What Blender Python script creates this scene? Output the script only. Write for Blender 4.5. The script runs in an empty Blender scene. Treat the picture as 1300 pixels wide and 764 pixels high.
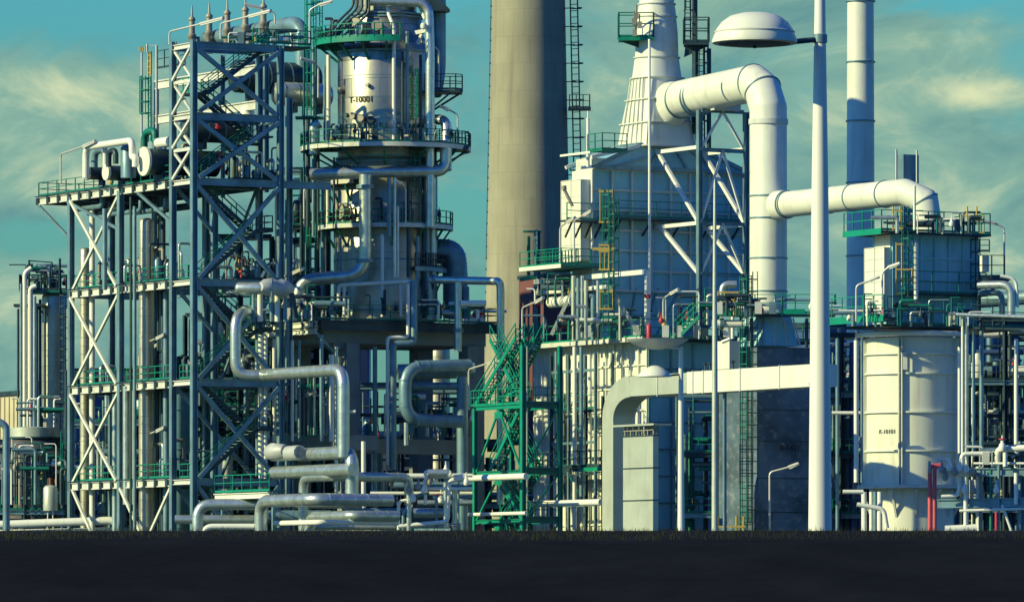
import bpy, math, random
from mathutils import Vector, Matrix
R = math.radians
rnd = random.Random(7)

# ------------------------------------------------------------------ camera, world, sun, exposure
F = 8000.0 / 1300.0 * 36.0          # long telephoto, seen from about half a kilometre
sc = bpy.context.scene
col = sc.collection
cam_d = bpy.data.cameras.new("camera"); cam = bpy.data.objects.new("camera", cam_d); col.objects.link(cam)
cam_d.lens = F; cam_d.sensor_width = 36.0; cam_d.shift_y = (780 - 382) / 1300.0
cam_d.clip_start = 1.0; cam_d.clip_end = 20000
cam.location = (0, 0, 1.7); cam.rotation_euler = (R(90), 0, 0)
sc.camera = cam
sc.cycles.max_bounces = 6; sc.cycles.diffuse_bounces = 2; sc.cycles.glossy_bounces = 2
SUN_EL = 27.0; SUN_AZ = 66.0         # azimuth measured to the left of the viewer
sdir = Vector((math.sin(R(SUN_AZ)) * math.cos(R(SUN_EL)), math.cos(R(SUN_AZ)) * math.cos(R(SUN_EL)), -math.sin(R(SUN_EL))))
sun_d = bpy.data.lights.new("sun", 'SUN'); sun = bpy.data.objects.new("sun", sun_d); col.objects.link(sun)
sun_d.energy = 5.0; sun_d.angle = R(0.5); sun_d.color = (1.0, 0.92, 0.44)
sun.rotation_euler = sdir.to_track_quat('-Z', 'Y').to_euler()
sun.location = (-60, 300, 90)
sc.view_settings.view_transform = 'Standard'; sc.view_settings.look = 'None'
sc.view_settings.gamma = 1.0; sc.view_settings.exposure = 0.1; sc.view_settings.use_curve_mapping = False

def world():
    w = bpy.data.worlds.new("World"); sc.world = w; w.use_nodes = True
    nt = w.node_tree; n = nt.nodes; n.clear(); L = nt.links.new
    def N(t, **k):
        x = n.new(t)
        for a, b in k.items(): setattr(x, a, b)
        return x
    out = N('ShaderNodeOutputWorld'); bg = N('ShaderNodeBackground'); L(bg.outputs[0], out.inputs[0])
    bg.inputs[1].default_value = 0.1
    sky = N('ShaderNodeTexSky', sky_type='NISHITA', sun_disc=False)
    sky.sun_elevation = R(SUN_EL); sky.sun_rotation = R(180 + SUN_AZ)
    sky.altitude = 0; sky.air_density = 1.0; sky.dust_density = 0.6; sky.ozone_density = 3.0
    tc = N('ShaderNodeTexCoord'); sep = N('ShaderNodeSeparateXYZ'); L(tc.outputs['Generated'], sep.inputs[0])
    # tint of the clear air by height
    ra = N('ShaderNodeValToRGB'); L(sep.outputs[2], ra.inputs[0])
    e = ra.color_ramp.elements
    e[0].position = 0.0; e[0].color = LOW
    e[1].position = 0.75; e[1].color = HIGH
    m = e.new(0.10); m.color = LOW2
    m = e.new(0.2); m.color = MID
    mul = N('ShaderNodeMix', data_type='RGBA', blend_type='MULTIPLY'); mul.inputs[0].default_value = 1
    L(sky.outputs[0], mul.inputs[6]); L(ra.outputs[0], mul.inputs[7])
    # clouds, laid out by direction; flattened towards the horizon
    mp = N('ShaderNodeMapping'); L(tc.outputs['Generated'], mp.inputs[0]); mp.inputs['Scale'].default_value = (26, 26, 46)
    mp.inputs['Location'].default_value = (2.3, 0.7, 5.1)
    n1 = N('ShaderNodeTexNoise'); L(mp.outputs[0], n1.inputs['Vector'])
    n1.inputs['Scale'].default_value = 1.0; n1.inputs['Detail'].default_value = 9; n1.inputs['Roughness'].default_value = 0.58; n1.inputs['Distortion'].default_value = .5
    # a few cloud banks standing at fixed bearings
    def bank(az, el, wa, we, gain, prev):
        x = math.sin(R(az)) * math.cos(R(el)); z = math.sin(R(el))
        a = N('ShaderNodeMath', operation='SUBTRACT'); L(sep.outputs[0], a.inputs[0]); a.inputs[1].default_value = x
        b = N('ShaderNodeMath', operation='MULTIPLY'); L(a.outputs[0], b.inputs[0]); b.inputs[1].default_value = 1 / math.sin(R(wa))
        c = N('ShaderNodeMath', operation='SUBTRACT'); L(sep.outputs[2], c.inputs[0]); c.inputs[1].default_value = z
        d = N('ShaderNodeMath', operation='MULTIPLY'); L(c.outputs[0], d.inputs[0]); d.inputs[1].default_value = 1 / math.sin(R(we))
        p = N('ShaderNodeMath', operation='POWER'); L(b.outputs[0], p.inputs[0]); p.inputs[1].default_value = 2
        q = N('ShaderNodeMath', operation='POWER'); L(d.outputs[0], q.inputs[0]); q.inputs[1].default_value = 2
        s = N('ShaderNodeMath', operation='ADD'); L(p.outputs[0], s.inputs[0]); L(q.outputs[0], s.inputs[1])
        g = N('ShaderNodeMath', operation='MULTIPLY'); L(s.outputs[0], g.inputs[0]); g.inputs[1].default_value = -1
        ex = N('ShaderNodeMath', operation='EXPONENT'); L(g.outputs[0], ex.inputs[0])
        mm = N('ShaderNodeMath', operation='MULTIPLY'); L(ex.outputs[0], mm.inputs[0]); mm.inputs[1].default_value = gain
        ad = N('ShaderNodeMath', operation='ADD'); L(mm.outputs[0], ad.inputs[0])
        if prev is None: ad.inputs[1].default_value = 0
        else: L(prev.outputs[0], ad.inputs[1])
        return ad
    pr = None
    for b in BANKS: pr = bank(*b, pr)
    tot = N('ShaderNodeMath', operation='ADD'); L(n1.outputs[0], tot.inputs[0]); L(pr.outputs[0], tot.inputs[1])
    mr = N('ShaderNodeMapRange'); mr.interpolation_type = 'SMOOTHSTEP'; L(tot.outputs[0], mr.inputs[0])
    mr.inputs[1].default_value = .37; mr.inputs[2].default_value = .60
    # fade clouds higher up so that the air overhead stays clear and deep
    fd = N('ShaderNodeMapRange'); L(sep.outputs[2], fd.inputs[0]); fd.inputs[1].default_value = .10; fd.inputs[2].default_value = .16
    fd.inputs[3].default_value = 1; fd.inputs[4].default_value = 0.0
    fm = N('ShaderNodeMath', operation='MULTIPLY'); L(mr.outputs[0], fm.inputs[0]); L(fd.outputs[0], fm.inputs[1])
    mp2 = N('ShaderNodeMapping'); L(tc.outputs['Generated'], mp2.inputs[0]); mp2.inputs['Scale'].default_value = (38, 38, 72); mp2.inputs['Location'].default_value = (8.3, 1.7, 2.1)
    n2 = N('ShaderNodeTexNoise'); L(mp2.outputs[0], n2.inputs['Vector']); n2.inputs['Detail'].default_value = 8; n2.inputs['Roughness'].default_value = .6; n2.inputs['Distortion'].default_value = .6; n2.inputs['Scale'].default_value = 1
    cr = N('ShaderNodeValToRGB'); 
    sh = N('ShaderNodeMath', operation='MULTIPLY_ADD'); L(n2.outputs[0], sh.inputs[0]); sh.inputs[1].default_value = 1.05; L(pr.outputs[0], sh.inputs[2]); L(sh.outputs[0], cr.inputs[0])
    e = cr.color_ramp.elements
    e[0].position = .46; e[0].color = CL0
    e[1].position = .90; e[1].color = CL2
    k = e.new(.66); k.color = CL1
    mx = N('ShaderNodeMix', data_type='RGBA'); L(fm.outputs[0], mx.inputs[0]); L(mul.outputs[2], mx.inputs[6]); L(cr.outputs[0], mx.inputs[7])
    L(mx.outputs[2], bg.inputs[0])
# ramp colours multiply the physical sky; cloud colours are radiances before the 0.1 strength
LOW = (.32, .62, .52, 1); LOW2 = (.29, .86, .84, 1); MID = (.0, .42, 1.20, 1); HIGH = (.0, .42, 1.40, 1)
CL0 = (1.25, 3.0, 2.95, 1); CL1 = (2.3, 4.2, 3.4, 1); CL2 = (6.6, 7.2, 4.4, 1)
BANKS = [(-4.0, 4.75, .8, .20, .16), (-4.2, 2.9, .9, .9, .24), (4.25, 4.7, .55, .16, .22), (1.0, 3.6, 1.5, .8, -.06), (-3.2, 5.6, 2.4, .55, -.22), (3.0, 4.2, 2.0, 1.3, .08), (-3.9, 3.85, .9, .28, .22), (-4.4, 3.45, .5, .22, -.25), (3.5, 3.9, .6, .3, .10), (-3.4, 4.3, 1.2, .5, .10)]
world()

# ------------------------------------------------------------------ materials
def mat(name, c, rough=.55, metal=0.0, var=.12, scale=.6, dirt=0.0, dirtc=(.12, .07, .03), bump=.0, pattern=None, emit=None, streak=4.0):
    m = bpy.data.materials.new(name); m.use_nodes = True
    nt = m.node_tree; n = nt.nodes; L = nt.links.new; b = n['Principled BSDF']
    b.inputs['Roughness'].default_value = rough; b.inputs['Metallic'].default_value = metal
    tc = n.new('ShaderNodeTexCoord')
    nz = n.new('ShaderNodeTexNoise'); nz.inputs['Scale'].default_value = scale; nz.inputs['Detail'].default_value = 5
    L(tc.outputs['Object'], nz.inputs['Vector'])
    r = n.new('ShaderNodeMapRange'); L(nz.outputs[0], r.inputs[0]); r.inputs[1].default_value = .3; r.inputs[2].default_value = .7
    r.inputs[3].default_value = 1 - var; r.inputs[4].default_value = 1 + var
    hv = n.new('ShaderNodeHueSaturation'); hv.inputs['Color'].default_value = (*c, 1); L(r.outputs[0], hv.inputs['Value'])
    last = hv.outputs[0]
    if pattern:
        kind, rad, bw, rh, pv = pattern
        sp = n.new('ShaderNodeSeparateXYZ'); L(tc.outputs['Object'], sp.inputs[0])
        at = n.new('ShaderNodeMath'); at.operation = 'ARCTAN2'; L(sp.outputs[1], at.inputs[0]); L(sp.outputs[0], at.inputs[1])
        ml = n.new('ShaderNodeMath'); ml.operation = 'MULTIPLY'; L(at.outputs[0], ml.inputs[0]); ml.inputs[1].default_value = rad
        cb = n.new('ShaderNodeCombineXYZ'); L(sp.outputs[2], cb.inputs[1])
        L(ml.outputs[0] if kind == 'cyl' else sp.outputs[0], cb.inputs[0])
        br = n.new('ShaderNodeTexBrick'); L(cb.outputs[0], br.inputs['Vector']); br.inputs['Scale'].default_value = 1
        br.inputs['Brick Width'].default_value = bw; br.inputs['Row Height'].default_value = rh; br.inputs['Mortar Size'].default_value = .02
        br.inputs['Color1'].default_value = (1 - pv,) * 3 + (1,); br.inputs['Color2'].default_value = (1 + pv,) * 3 + (1,); br.inputs['Mortar'].default_value = ((.80,) * 3 if 'chim' in name else (.6,) * 3) + (1,)
        mm = n.new('ShaderNodeMix'); mm.data_type = 'RGBA'; mm.blend_type = 'MULTIPLY'; mm.inputs[0].default_value = 1
        L(last, mm.inputs[6]); L(br.outputs[0], mm.inputs[7]); last = mm.outputs[2]
        if metal > .3:
            rr = n.new('ShaderNodeMath'); rr.operation = 'MULTIPLY'; L(br.outputs[0], rr.inputs[0]); rr.inputs[1].default_value = rough; L(rr.outputs[0], b.inputs['Roughness'])
    if dirt > 0:
        mp = n.new('ShaderNodeMapping'); mp.inputs['Scale'].default_value = (1, 1, 1 / streak); L(tc.outputs['Object'], mp.inputs[0])
        nd = n.new('ShaderNodeTexNoise'); nd.inputs['Scale'].default_value = 1.6; nd.inputs['Detail'].default_value = 6; L(mp.outputs[0], nd.inputs['Vector'])
        rd = n.new('ShaderNodeMapRange'); L(nd.outputs[0], rd.inputs[0]); rd.inputs[1].default_value = .52; rd.inputs[2].default_value = .74; rd.inputs[4].default_value = dirt
        mx = n.new('ShaderNodeMix'); mx.data_type = 'RGBA'; L(rd.outputs[0], mx.inputs[0]); L(last, mx.inputs[6]); mx.inputs[7].default_value = (*dirtc, 1); last = mx.outputs[2]
    L(last, b.inputs['Base Color'])
    if 'asphalt' in name: b.inputs['Specular IOR Level'].default_value = .08
    if bump > 0:
        n3 = n.new('ShaderNodeTexNoise'); n3.inputs['Scale'].default_value = 2.5; n3.inputs['Detail'].default_value = 3; L(tc.outputs['Object'], n3.inputs['Vector'])
        bp = n.new('ShaderNodeBump'); bp.inputs['Strength'].default_value = bump; bp.inputs['Distance'].default_value = .06; L(n3.outputs[0], bp.inputs['Height']); L(bp.outputs[0], b.inputs['Normal'])
    return m
M = dict(
    steel=mat('galvanised_grey_steel', (.17, .30, .36), .45, .35, .25, .7, .4, (.09, .08, .06)),
    white=mat('white_paint', (.73, .76, .66), .45, 0, .07, .5, .45, (.46, .44, .36), bump=.08, streak=7),
    rusty=mat('white_paint_rust_streaked', (.70, .73, .62), .45, 0, .06, .4, .35, (.40, .22, .09), streak=9),
    beam=mat('pale_grey_paint', (.62, .65, .60), .5, 0, .12, .6, .3, (.22, .18, .12)),
    duct=mat('dull_aluminium_cladding', (.50, .55, .46), .5, .35, .10, .5, .25, (.30, .30, .25), bump=.25),
    clad=mat('aluminium_pipe_cladding', (.54, .62, .58), .34, .72, .16, 1.6, .45, (.26, .30, .28), bump=.3),
    column=mat('stainless_column_cladding', (.40, .40, .33), .42, .92, .16, .5, .4, (.16, .15, .12), bump=.08, pattern=('cyl', 3.9, 2.6, 1.45, .14)),
    column2=mat('pale_column_cladding', (.52, .51, .40), .46, .75, .14, .6, .4, (.22, .20, .15), bump=.12, pattern=('cyl', 4.1, 3.1, 1.3, .08)),
    green=mat('green_paint', (.0, .25, .165), .45, 0, .15, 1, .2, (.02, .08, .06)),
    dgreen=mat('dark_green_paint', (.0, .16, .12), .5, 0, .2, 1),
    dark=mat('dark_steel', (.03, .065, .085), .5, .3, .3, 1),
    panel=mat('blue_grey_shade_panel', (.28, .60, .68), .5, 0, .14, .3, .35, (.16, .26, .30), bump=.04),  # white furnace paint with the blue of its shaded side put into the colour
    stain=mat('stained_grey_wall', (.10, .16, .22), .5, .2, .5, .35, .5, (.42, .42, .40), bump=.2, streak=.8),
    conc=mat('concrete', (.22, .27, .28), .85, 0, .12, .5, .3, (.16, .15, .12), bump=.06, streak=8),
    chim=mat('chimney_concrete', (.32, .31, .22), .85, 0, .13, .25, .7, (.20, .19, .15), bump=.1, pattern=('cyl', 3.6, 1.1, 2.4, .035), streak=18),
    yellow=mat('yellow_paint', (.55, .40, .10), .5, 0, .1), red=mat('red_paint', (.45, .03, .07), .45, 0, .12),
    pink=mat('faded_red_pipe_paint', (.60, .10, .13), .45, 0, .15, 1),
    rust=mat('rusty_brown_steel', (.20, .09, .06), .8, .2, .4, .8), pole=mat('white_lamp_pole_paint', (.80, .82, .74), .35, 0, .04, .8),
    vent=mat('weathered_vent_steel', (.34, .32, .27), .6, .3, .2), lamp=mat('lamp_housing', (.62, .62, .56), .4, .3, .08),
    glass=mat('lamp_glass', (.75, .78, .74), .12, 0, .02), navy=mat('navy_cladding', (.05, .10, .24), .45, .1, .15, .4),
    build=mat('ochre_building_cladding', (.55, .50, .33), .6, 0, .1, .3, .3, (.3, .25, .15)), block=mat('grey_box', (.45, .48, .48), .5, .1, .1, .8),
    black=mat('black_lettering', (.02, .02, .02), .6), grnd=mat('gravel_ground', (.03, .06, .075), .95, 0, .3, .3, bump=.3),
    asph=mat('dark_asphalt_revetment', (.006, .007, .008), 1.0, 0, .4, 1.2, bump=.4),
    blackgreen=mat('faded_dark_green_paint', (.02, .07, .07), .5, 0, .2, 1), rustshade=mat('rust_streaked_shade_steel', (.07, .08, .10), .7, .2, .3, .5, .6, (.28, .10, .06), streak=3),  # squat vessel's shade put into the dark base; rust streaks are its own
    turf=mat('dark_dry_grass', (.03, .035, .015), .95, 0, .4, 2), brown=mat('brown_cladding', (.16, .06, .06), .7, 0, .2, .5),
)

# ------------------------------------------------------------------ geometry helpers
U = Vector((math.cos(R(30)), math.sin(R(30)), 0)); V = Vector((math.sin(R(30)), -math.cos(R(30)), 0)); Zv = Vector((0, 0, 1))
def P(px, py, Y): return Vector(((px - 650) / 8000 * Y, Y, 1.7 + (780 - py) / 8000 * Y))
def zat(py, Y): return 1.7 + (780 - py) / 8000 * Y
def along(A, D, px):
    k = (px - 650) / 8000
    t = (k * A.y - A.x) / (D.x - k * D.y)
    return A + D * t
def path(start, moves):
    pts = [P(*start)]
    for k, v in moves:
        a = pts[-1]
        if k == 'z': pts.append(Vector((a.x, a.y, zat(v, a.y))))
        elif k == 'V': pts.append(along(a, V, v))
        elif k == 'U': pts.append(along(a, U, v))
        elif k == 'X': pts.append(along(a, Vector((1, 0, 0)), v))
        elif k == 'Vm': pts.append(a + V * v)
        elif k == 'Um': pts.append(a + U * v)
        elif k == 'zm': pts.append(a + Zv * v)
        elif k == 'P': pts.append(P(*v))
    return pts
def fr(o, b, a, z): return Vector((o.x, o.y, 0)) + U * b - V * a + Zv * z

class MB:
    def __init__(s): s.v = []; s.f = []; s.sm = []
    def add(s, vs, fs, smooth=False):
        n = len(s.v); s.v += [Vector(v) for v in vs]; s.f += [tuple(i + n for i in f) for f in fs]; s.sm += [smooth] * len(fs); return s
    def obox(s, o, ax, ay, az):           # corner o and three edge vectors
        o = Vector(o)
        if ax.cross(ay).dot(az) < 0: ax, ay = ay, ax
        vs = [o, o + ax, o + ax + ay, o + ay, o + az, o + ax + az, o + ax + ay + az, o + ay + az]
        return s.add(vs, [(0, 3, 2, 1), (4, 5, 6, 7), (0, 1, 5, 4), (1, 2, 6, 5), (2, 3, 7, 6), (3, 0, 4, 7)])
    def cbox(s, c, X, Y, Z): return s.obox(Vector(c) - X / 2 - Y / 2 - Z / 2, X, Y, Z)
    def beam(s, p, q, w=.3, h=.3, up=Zv, I=False):
        p = Vector(p); q = Vector(q); d = q - p
        if d.length < 1e-4: return s
        t = d.normalized(); u = Vector(up)
        if abs(t.dot(u)) > .98: u = U if abs(t.z) > .9 else Zv
        u = (u - t * u.dot(t)).normalized(); r = t.cross(u)
        c = (p + q) / 2
        if not I: return s.cbox(c, d, r * w, u * h)
        tk = h * .14
        s.cbox(c + u * (h / 2 - tk / 2), d, r * w, u * tk); s.cbox(c - u * (h / 2 - tk / 2), d, r * w, u * tk)
        return s.cbox(c, d, r * (w * .16), u * (h - 2 * tk))
    def ring(s, c, t, u, r, n, ph=0):
        w = t.cross(u)
        return [c + u * (r * math.cos(2 * math.pi * i / n + ph)) + w * (r * math.sin(2 * math.pi * i / n + ph)) for i in range(n)]
    def skin(s, rings, cap=True, smooth=True):
        n = len(rings[0]); vs = [v for r in rings for v in r]; fs = []
        for k in range(len(rings) - 1):
            for i in range(n):
                j = (i + 1) % n; fs.append((k * n + i, k * n + j, (k + 1) * n + j, (k + 1) * n + i))
        s.add(vs, fs, smooth)
        if cap:
            s.add(rings[0], [tuple(range(n))[::-1]]); s.add(rings[-1], [tuple(range(n))])
        return s
    def cyl(s, p, q, r, n=14, r2=None, cap=True):
        p = Vector(p); q = Vector(q); t = (q - p).normalized(); u = (Zv if abs(t.z) < .9 else Vector((1, 0, 0))); u = (u - t * u.dot(t)).normalized()
        return s.skin([s.ring(p, t, u, r, n), s.ring(q, t, u, r if r2 is None else r2, n)], cap)
    def tube(s, pts, r, n=16, bend=None, seg=6, cap=True, bands=0, bandw=.06, bk=1.03):
        pts = [Vector(p) for p in pts]; bend = r * 3 if bend is None else bend
        out = [pts[0]]
        for i in range(1, len(pts) - 1):
            a, b, c = pts[i - 1], pts[i], pts[i + 1]; d1 = (b - a); d2 = (c - b)
            L = min(bend, d1.length * .49, d2.length * .49)
            p1 = b - d1.normalized() * L; p2 = b + d2.normalized() * L
            for k in range(seg + 1):
                t = k / seg; out.append(p1 * (1 - t) ** 2 + b * 2 * t * (1 - t) + p2 * t * t)
        out.append(pts[-1])
        t0 = (out[1] - out[0]).normalized(); u = Zv if abs(t0.z) < .9 else Vector((1, 0, 0)); u = (u - t0 * u.dot(t0)).normalized()
        rings = []
        for i, p in enumerate(out):
            if i == 0: t = t0
            elif i == len(out) - 1: t = (out[i] - out[i - 1]).normalized()
            else: t = ((out[i] - out[i - 1]).normalized() + (out[i + 1] - out[i]).normalized()).normalized()
            u = (u - t * u.dot(t)).normalized(); rings.append(s.ring(p, t, u, r, n))
        s.skin(rings, cap)
        if bands:
            for a, b in zip(pts[:-1], pts[1:]):
                d = b - a; L = d.length
                if L < bands * 1.2: continue
                k = int(L / bands); t = d.normalized()
                for i in range(1, k + 1):
                    c = a + t * (i * L / (k + 1)); s.cyl(c - t * bandw / 2, c + t * bandw / 2, r * bk, n)
        return s
    def lathe(s, c, prof, n=40, a0=0, a1=360, cap=False):
        c = Vector(c); full = abs(a1 - a0) >= 360; m = n if full else n + 1; rings = []
        for r, z in prof:
            rings.append([c + Vector((r * math.cos(R(a0 + (a1 - a0) * i / n)), r * math.sin(R(a0 + (a1 - a0) * i / n)), z)) for i in range(m)])
        vs = [v for r in rings for v in r]; fs = []
        for k in range(len(rings) - 1):
            for i in range(n):
                j = (i + 1) % m; fs.append((k * m + i, k * m + j, (k + 1) * m + j, (k + 1) * m + i))
        s.add(vs, fs, True)
        if cap and full: s.add(rings[0], [tuple(range(m))[::-1]]); s.add(rings[-1], [tuple(range(m))])
        return s
    def annulus(s, c, r0, r1, z0, z1, a0, a1, n=36):      # solid ring slab
        prof = [(r0, z0), (r1, z0), (r1, z1), (r0, z1), (r0, z0)]
        k = len(s.f); s.lathe(c, prof, n, a0, a1)
        for i in range(k, len(s.f)): s.sm[i] = False
        if abs(a1 - a0) < 360:
            c = Vector(c)
            for a in (a0, a1):
                d = Vector((math.cos(R(a)), math.sin(R(a)), 0)); s.add([c + d * r + Zv * z for r, z in prof[:4]], [(0, 1, 2, 3)])
        return s
    def prism(s, poly, d):
        poly = [Vector(p) for p in poly]; n = len(poly)
        s.add(poly + [p + d for p in poly], [tuple(range(n))[::-1], tuple(range(n, 2 * n))] + [(i, (i + 1) % n, n + (i + 1) % n, n + i) for i in range(n)]); return s
    def build(s, name, m, parent=None, loc=None, label=None, cat=None, group=None, kind=None):
        root = parent
        while root is not None and root.parent is not None: root = root.parent
        base = Vector(loc) if loc is not None else (root.location.copy() if root is not None else s.auto())
        me = bpy.data.meshes.new(name); me.from_pydata([v - base for v in s.v], [], s.f); me.validate()
        if len(me.polygons) == len(s.sm): me.polygons.foreach_set('use_smooth', s.sm)
        me.materials.append(M[m]); me.update()
        import bmesh
        bm = bmesh.new(); bm.from_mesh(me); bmesh.ops.recalc_face_normals(bm, faces=bm.faces); bm.to_mesh(me); bm.free(); me.set_sharp_from_angle(angle=R(50))
        o = bpy.data.objects.new(name, me); col.objects.link(o)
        if parent is not None: o.parent = parent
        else: o.location = base
        if label: o['label'] = label
        if cat: o['category'] = cat
        if group: o['group'] = group
        if kind: o['kind'] = kind
        return o
    def auto(s):
        lo = [min(v[i] for v in s.v) for i in range(3)]; hi = [max(v[i] for v in s.v) for i in range(3)]
        return Vector(((lo[0] + hi[0]) / 2, (lo[1] + hi[1]) / 2, lo[2]))

def thing(name, label, cat, loc, group=None):
    o = bpy.data.objects.new(name, None); col.objects.link(o); o.empty_display_size = .5
    o.location = loc; o['label'] = label; o['category'] = cat
    if group: o['group'] = group
    return o
def clone(o, parent=None):
    c = o.copy(); col.objects.link(c)
    if parent is not None: c.parent = parent
    for ch in o.children: clone(ch, c)
    return c

# railing along a polyline at deck height z
def rail_mb(pts, h=1.1, step=1.6, t=.06, toe=.16, mb=None):
    m = mb or MB(); pts = [Vector(p) for p in pts]
    for a, b in zip(pts[:-1], pts[1:]):
        d = b - a; L = d.length
        if L < .05: continue
        for k in (h, h * .55): m.beam(a + Zv * k, b + Zv * k, t, t)
        if toe: m.beam(a + Zv * (toe / 2 + .02), b + Zv * (toe / 2 + .02), .03, toe)
        n = max(1, round(L / step))
        for i in range(n + 1): p = a + d * (i / n); m.beam(p, p + Zv * h, t * 1.15, t * 1.15)
    return m
def arc(c, r, z, a0, a1, n=18):
    return [Vector((c.x + r * math.cos(R(a0 + (a1 - a0) * i / n)), c.y + r * math.sin(R(a0 + (a1 - a0) * i / n)), z)) for i in range(n + 1)]
def deck(root, o, b0, b1, a0, a1, z, th=.25, m='dark', name='deck'):
    mb = MB(); mb.obox(fr(o, b0, a0, z - th), U * (b1 - b0), -V * (a1 - a0), Zv * th); return mb.build(name, m, root)
def stair(root, p, q, side, w=.9, mt='dark', mr='dgreen', tread='steel'):
    side = Vector(side).normalized() * w; p = Vector(p); q = Vector(q); d = q - p
    s = MB(); s.beam(p, q, .07, .3); s.beam(p + side, q + side, .07, .3)
    st = s.build('stair_flight', mt, root)
    t = MB(); n = max(3, int(abs(d.z) / .24)); run = Vector((d.x, d.y, 0)).normalized()
    for i in range(1, n): c = p + d * (i / n) + side / 2 + Zv * .06; t.cbox(c, run * .28, side * .98, Zv * .05)
    t.build('tread', tread, st)
    r = MB()
    for o in (Vector(), side):
        r.beam(p + o + Zv * 1.1, q + o + Zv * 1.1, .06, .06); r.beam(p + o + Zv * .6, q + o + Zv * .6, .05, .05)
        for i in range(0, 5): c = p + o + d * (i / 4); r.beam(c, c + Zv * 1.1, .06, .06)
    r.build('handrail', mr, st)
    return st
def ladder_mb(p, q, face, w=.5, cage=True, mb=None, t=.05):
    m = mb or MB(); p = Vector(p); q = Vector(q); face = Vector(face).normalized(); side = face.cross(Zv).normalized()
    for s_ in (-1, 1): m.beam(p + side * w / 2 * s_, q + side * w / 2 * s_, t, t)
    n = int((q.z - p.z) / .45)
    for i in range(n): z = p.z + (i + .5) * .45; m.beam(Vector((p.x, p.y, z)) - side * w / 2, Vector((p.x, p.y, z)) + side * w / 2, t * .7, t * .7)
    if cage:
        n = int((q.z - p.z - 2.2) / .9); pts = [(-.35, 0), (-.4, .45), (-.2, .75), (.2, .75), (.4, .45), (.35, 0)]
        for i in range(max(n, 0) + 1):
            z = p.z + 2.2 + i * .9
            if z > q.z: break
            c = [Vector((p.x, p.y, z)) + side * a + face * b for a, b in pts]
            for a, b in zip(c[:-1], c[1:]): m.beam(a, b, t * .7, t)
        for a, b in pts[1:5]: m.beam(p + side * a + face * b + Zv * 2.2, q + side * a + face * b, t * .7, t * .7)
    return m
def pipe(label, pts, r, m='clad', name='insulated_pipe', cat='pipe', group=None, bands=1.1, flanges=(), bend=None, n=16, cap=True, supports=()):
    mb = MB().tube(pts, r, n, bands=bands, bend=bend)
    if not flanges and not supports: return mb.build(name, m, None, label=label, cat=cat, group=group)
    base = min(pts, key=lambda p: p.z); t = thing(name, label, cat, base, group)
    mb.build('pipe_run', m, t)
    for k, s_ in flanges:
        a, b = Vector(pts[k]), Vector(pts[k + 1]); d = (b - a).normalized(); c = a + (b - a) * s_
        MB().cyl(c - d * .14, c - d * .02, r * 1.45, 20).cyl(c + d * .02, c + d * .14, r * 1.45, 20).build('flange', 'steel', t)
    for k, s_, h in supports:
        a, b = Vector(pts[k]), Vector(pts[k + 1]); c = a + (b - a) * s_
        MB().beam(c - Zv * r, c - Zv * (r + h), .14, .14).cbox(c - Zv * (r + .06), U * r * 1.6, V * .3, Zv * .12).build('support', 'steel', t)
    return t
def valve_mb(c, r, axis=Zv):
    m = MB(); c = Vector(c); m.lathe(c - Zv * r * 1.6, [(.01, 0), (r * 1.1, r * .4), (r * 1.5, r * 1.6), (r * 1.1, r * 2.8), (r * .6, r * 3.4), (r * .6, r * 4.2), (r * .3, r * 4.4), (r * .3, r * 6), (.01, r * 6)], 12); return m
def wheel_mb(c, r, t=.035):
    c = Vector(c); m = MB(); pts = [c + Vector((r * math.cos(2 * math.pi * i / 12), r * math.sin(2 * math.pi * i / 12), 0)) for i in range(13)]
    m.tube(pts, t, 6, bend=0.001, seg=1); m.beam(pts[0], pts[6], t, t); m.beam(pts[3], pts[9], t, t); return m
def text_mesh(s, size):
    c = bpy.data.curves.new('txt', 'FONT'); c.body = s; c.size = size; c.extrude = 0; c.align_x = 'CENTER'; c.align_y = 'CENTER'; c.resolution_u = 3
    c.offset = size * .02
    o = bpy.data.objects.new('txt', c); col.objects.link(o); bpy.context.view_layer.update()
    me = bpy.data.meshes.new_from_object(o.evaluated_get(bpy.context.evaluated_depsgraph_get()))
    vs = [v.co.copy() for v in me.vertices]; fs = [tuple(p.vertices) for p in me.polygons]
    bpy.data.objects.remove(o); bpy.data.meshes.remove(me); return vs, fs
def text_cyl(root, s, size, c, r, phi, z):     # lettering wrapped on a cylinder; phi = bearing on the shell, 0 = towards the viewer, + = right
    vs, fs = text_mesh(s, size); m = MB(); out = []
    for v in vs:
        a = R(phi) + v.x / r; out.append(Vector((c.x + r * math.sin(a), c.y - r * math.cos(a), z + v.y)))
    m.add(out, fs); return m.build('lettering', 'black', root)
def floodlight(label, base, h, reach, tip=.75, group=None, m='lamp'):
    # small post with a curved arm and a tubular lantern; reach = horizontal vector to the lantern
    base = Vector(base); reach = Vector(reach); t = thing('floodlight', label, 'lamp', base, group); d = reach.normalized()
    top = base + Zv * h
    MB().tube([base, top, top + d * (reach.length - tip) + Zv * .35], .07, 8, bend=.3).build('post', m, t)
    a = top + d * (reach.length - tip) + Zv * .35; b = a + d * tip * 2.2 + Zv * .28
    MB().cyl(a, b, .13, 10).build('lantern', m, t)
    MB().beam(a + d * .1 - Zv * .10, b - d * .1 - Zv * .10, .18, .08).build('lens', 'glass', t)
    return t
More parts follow.
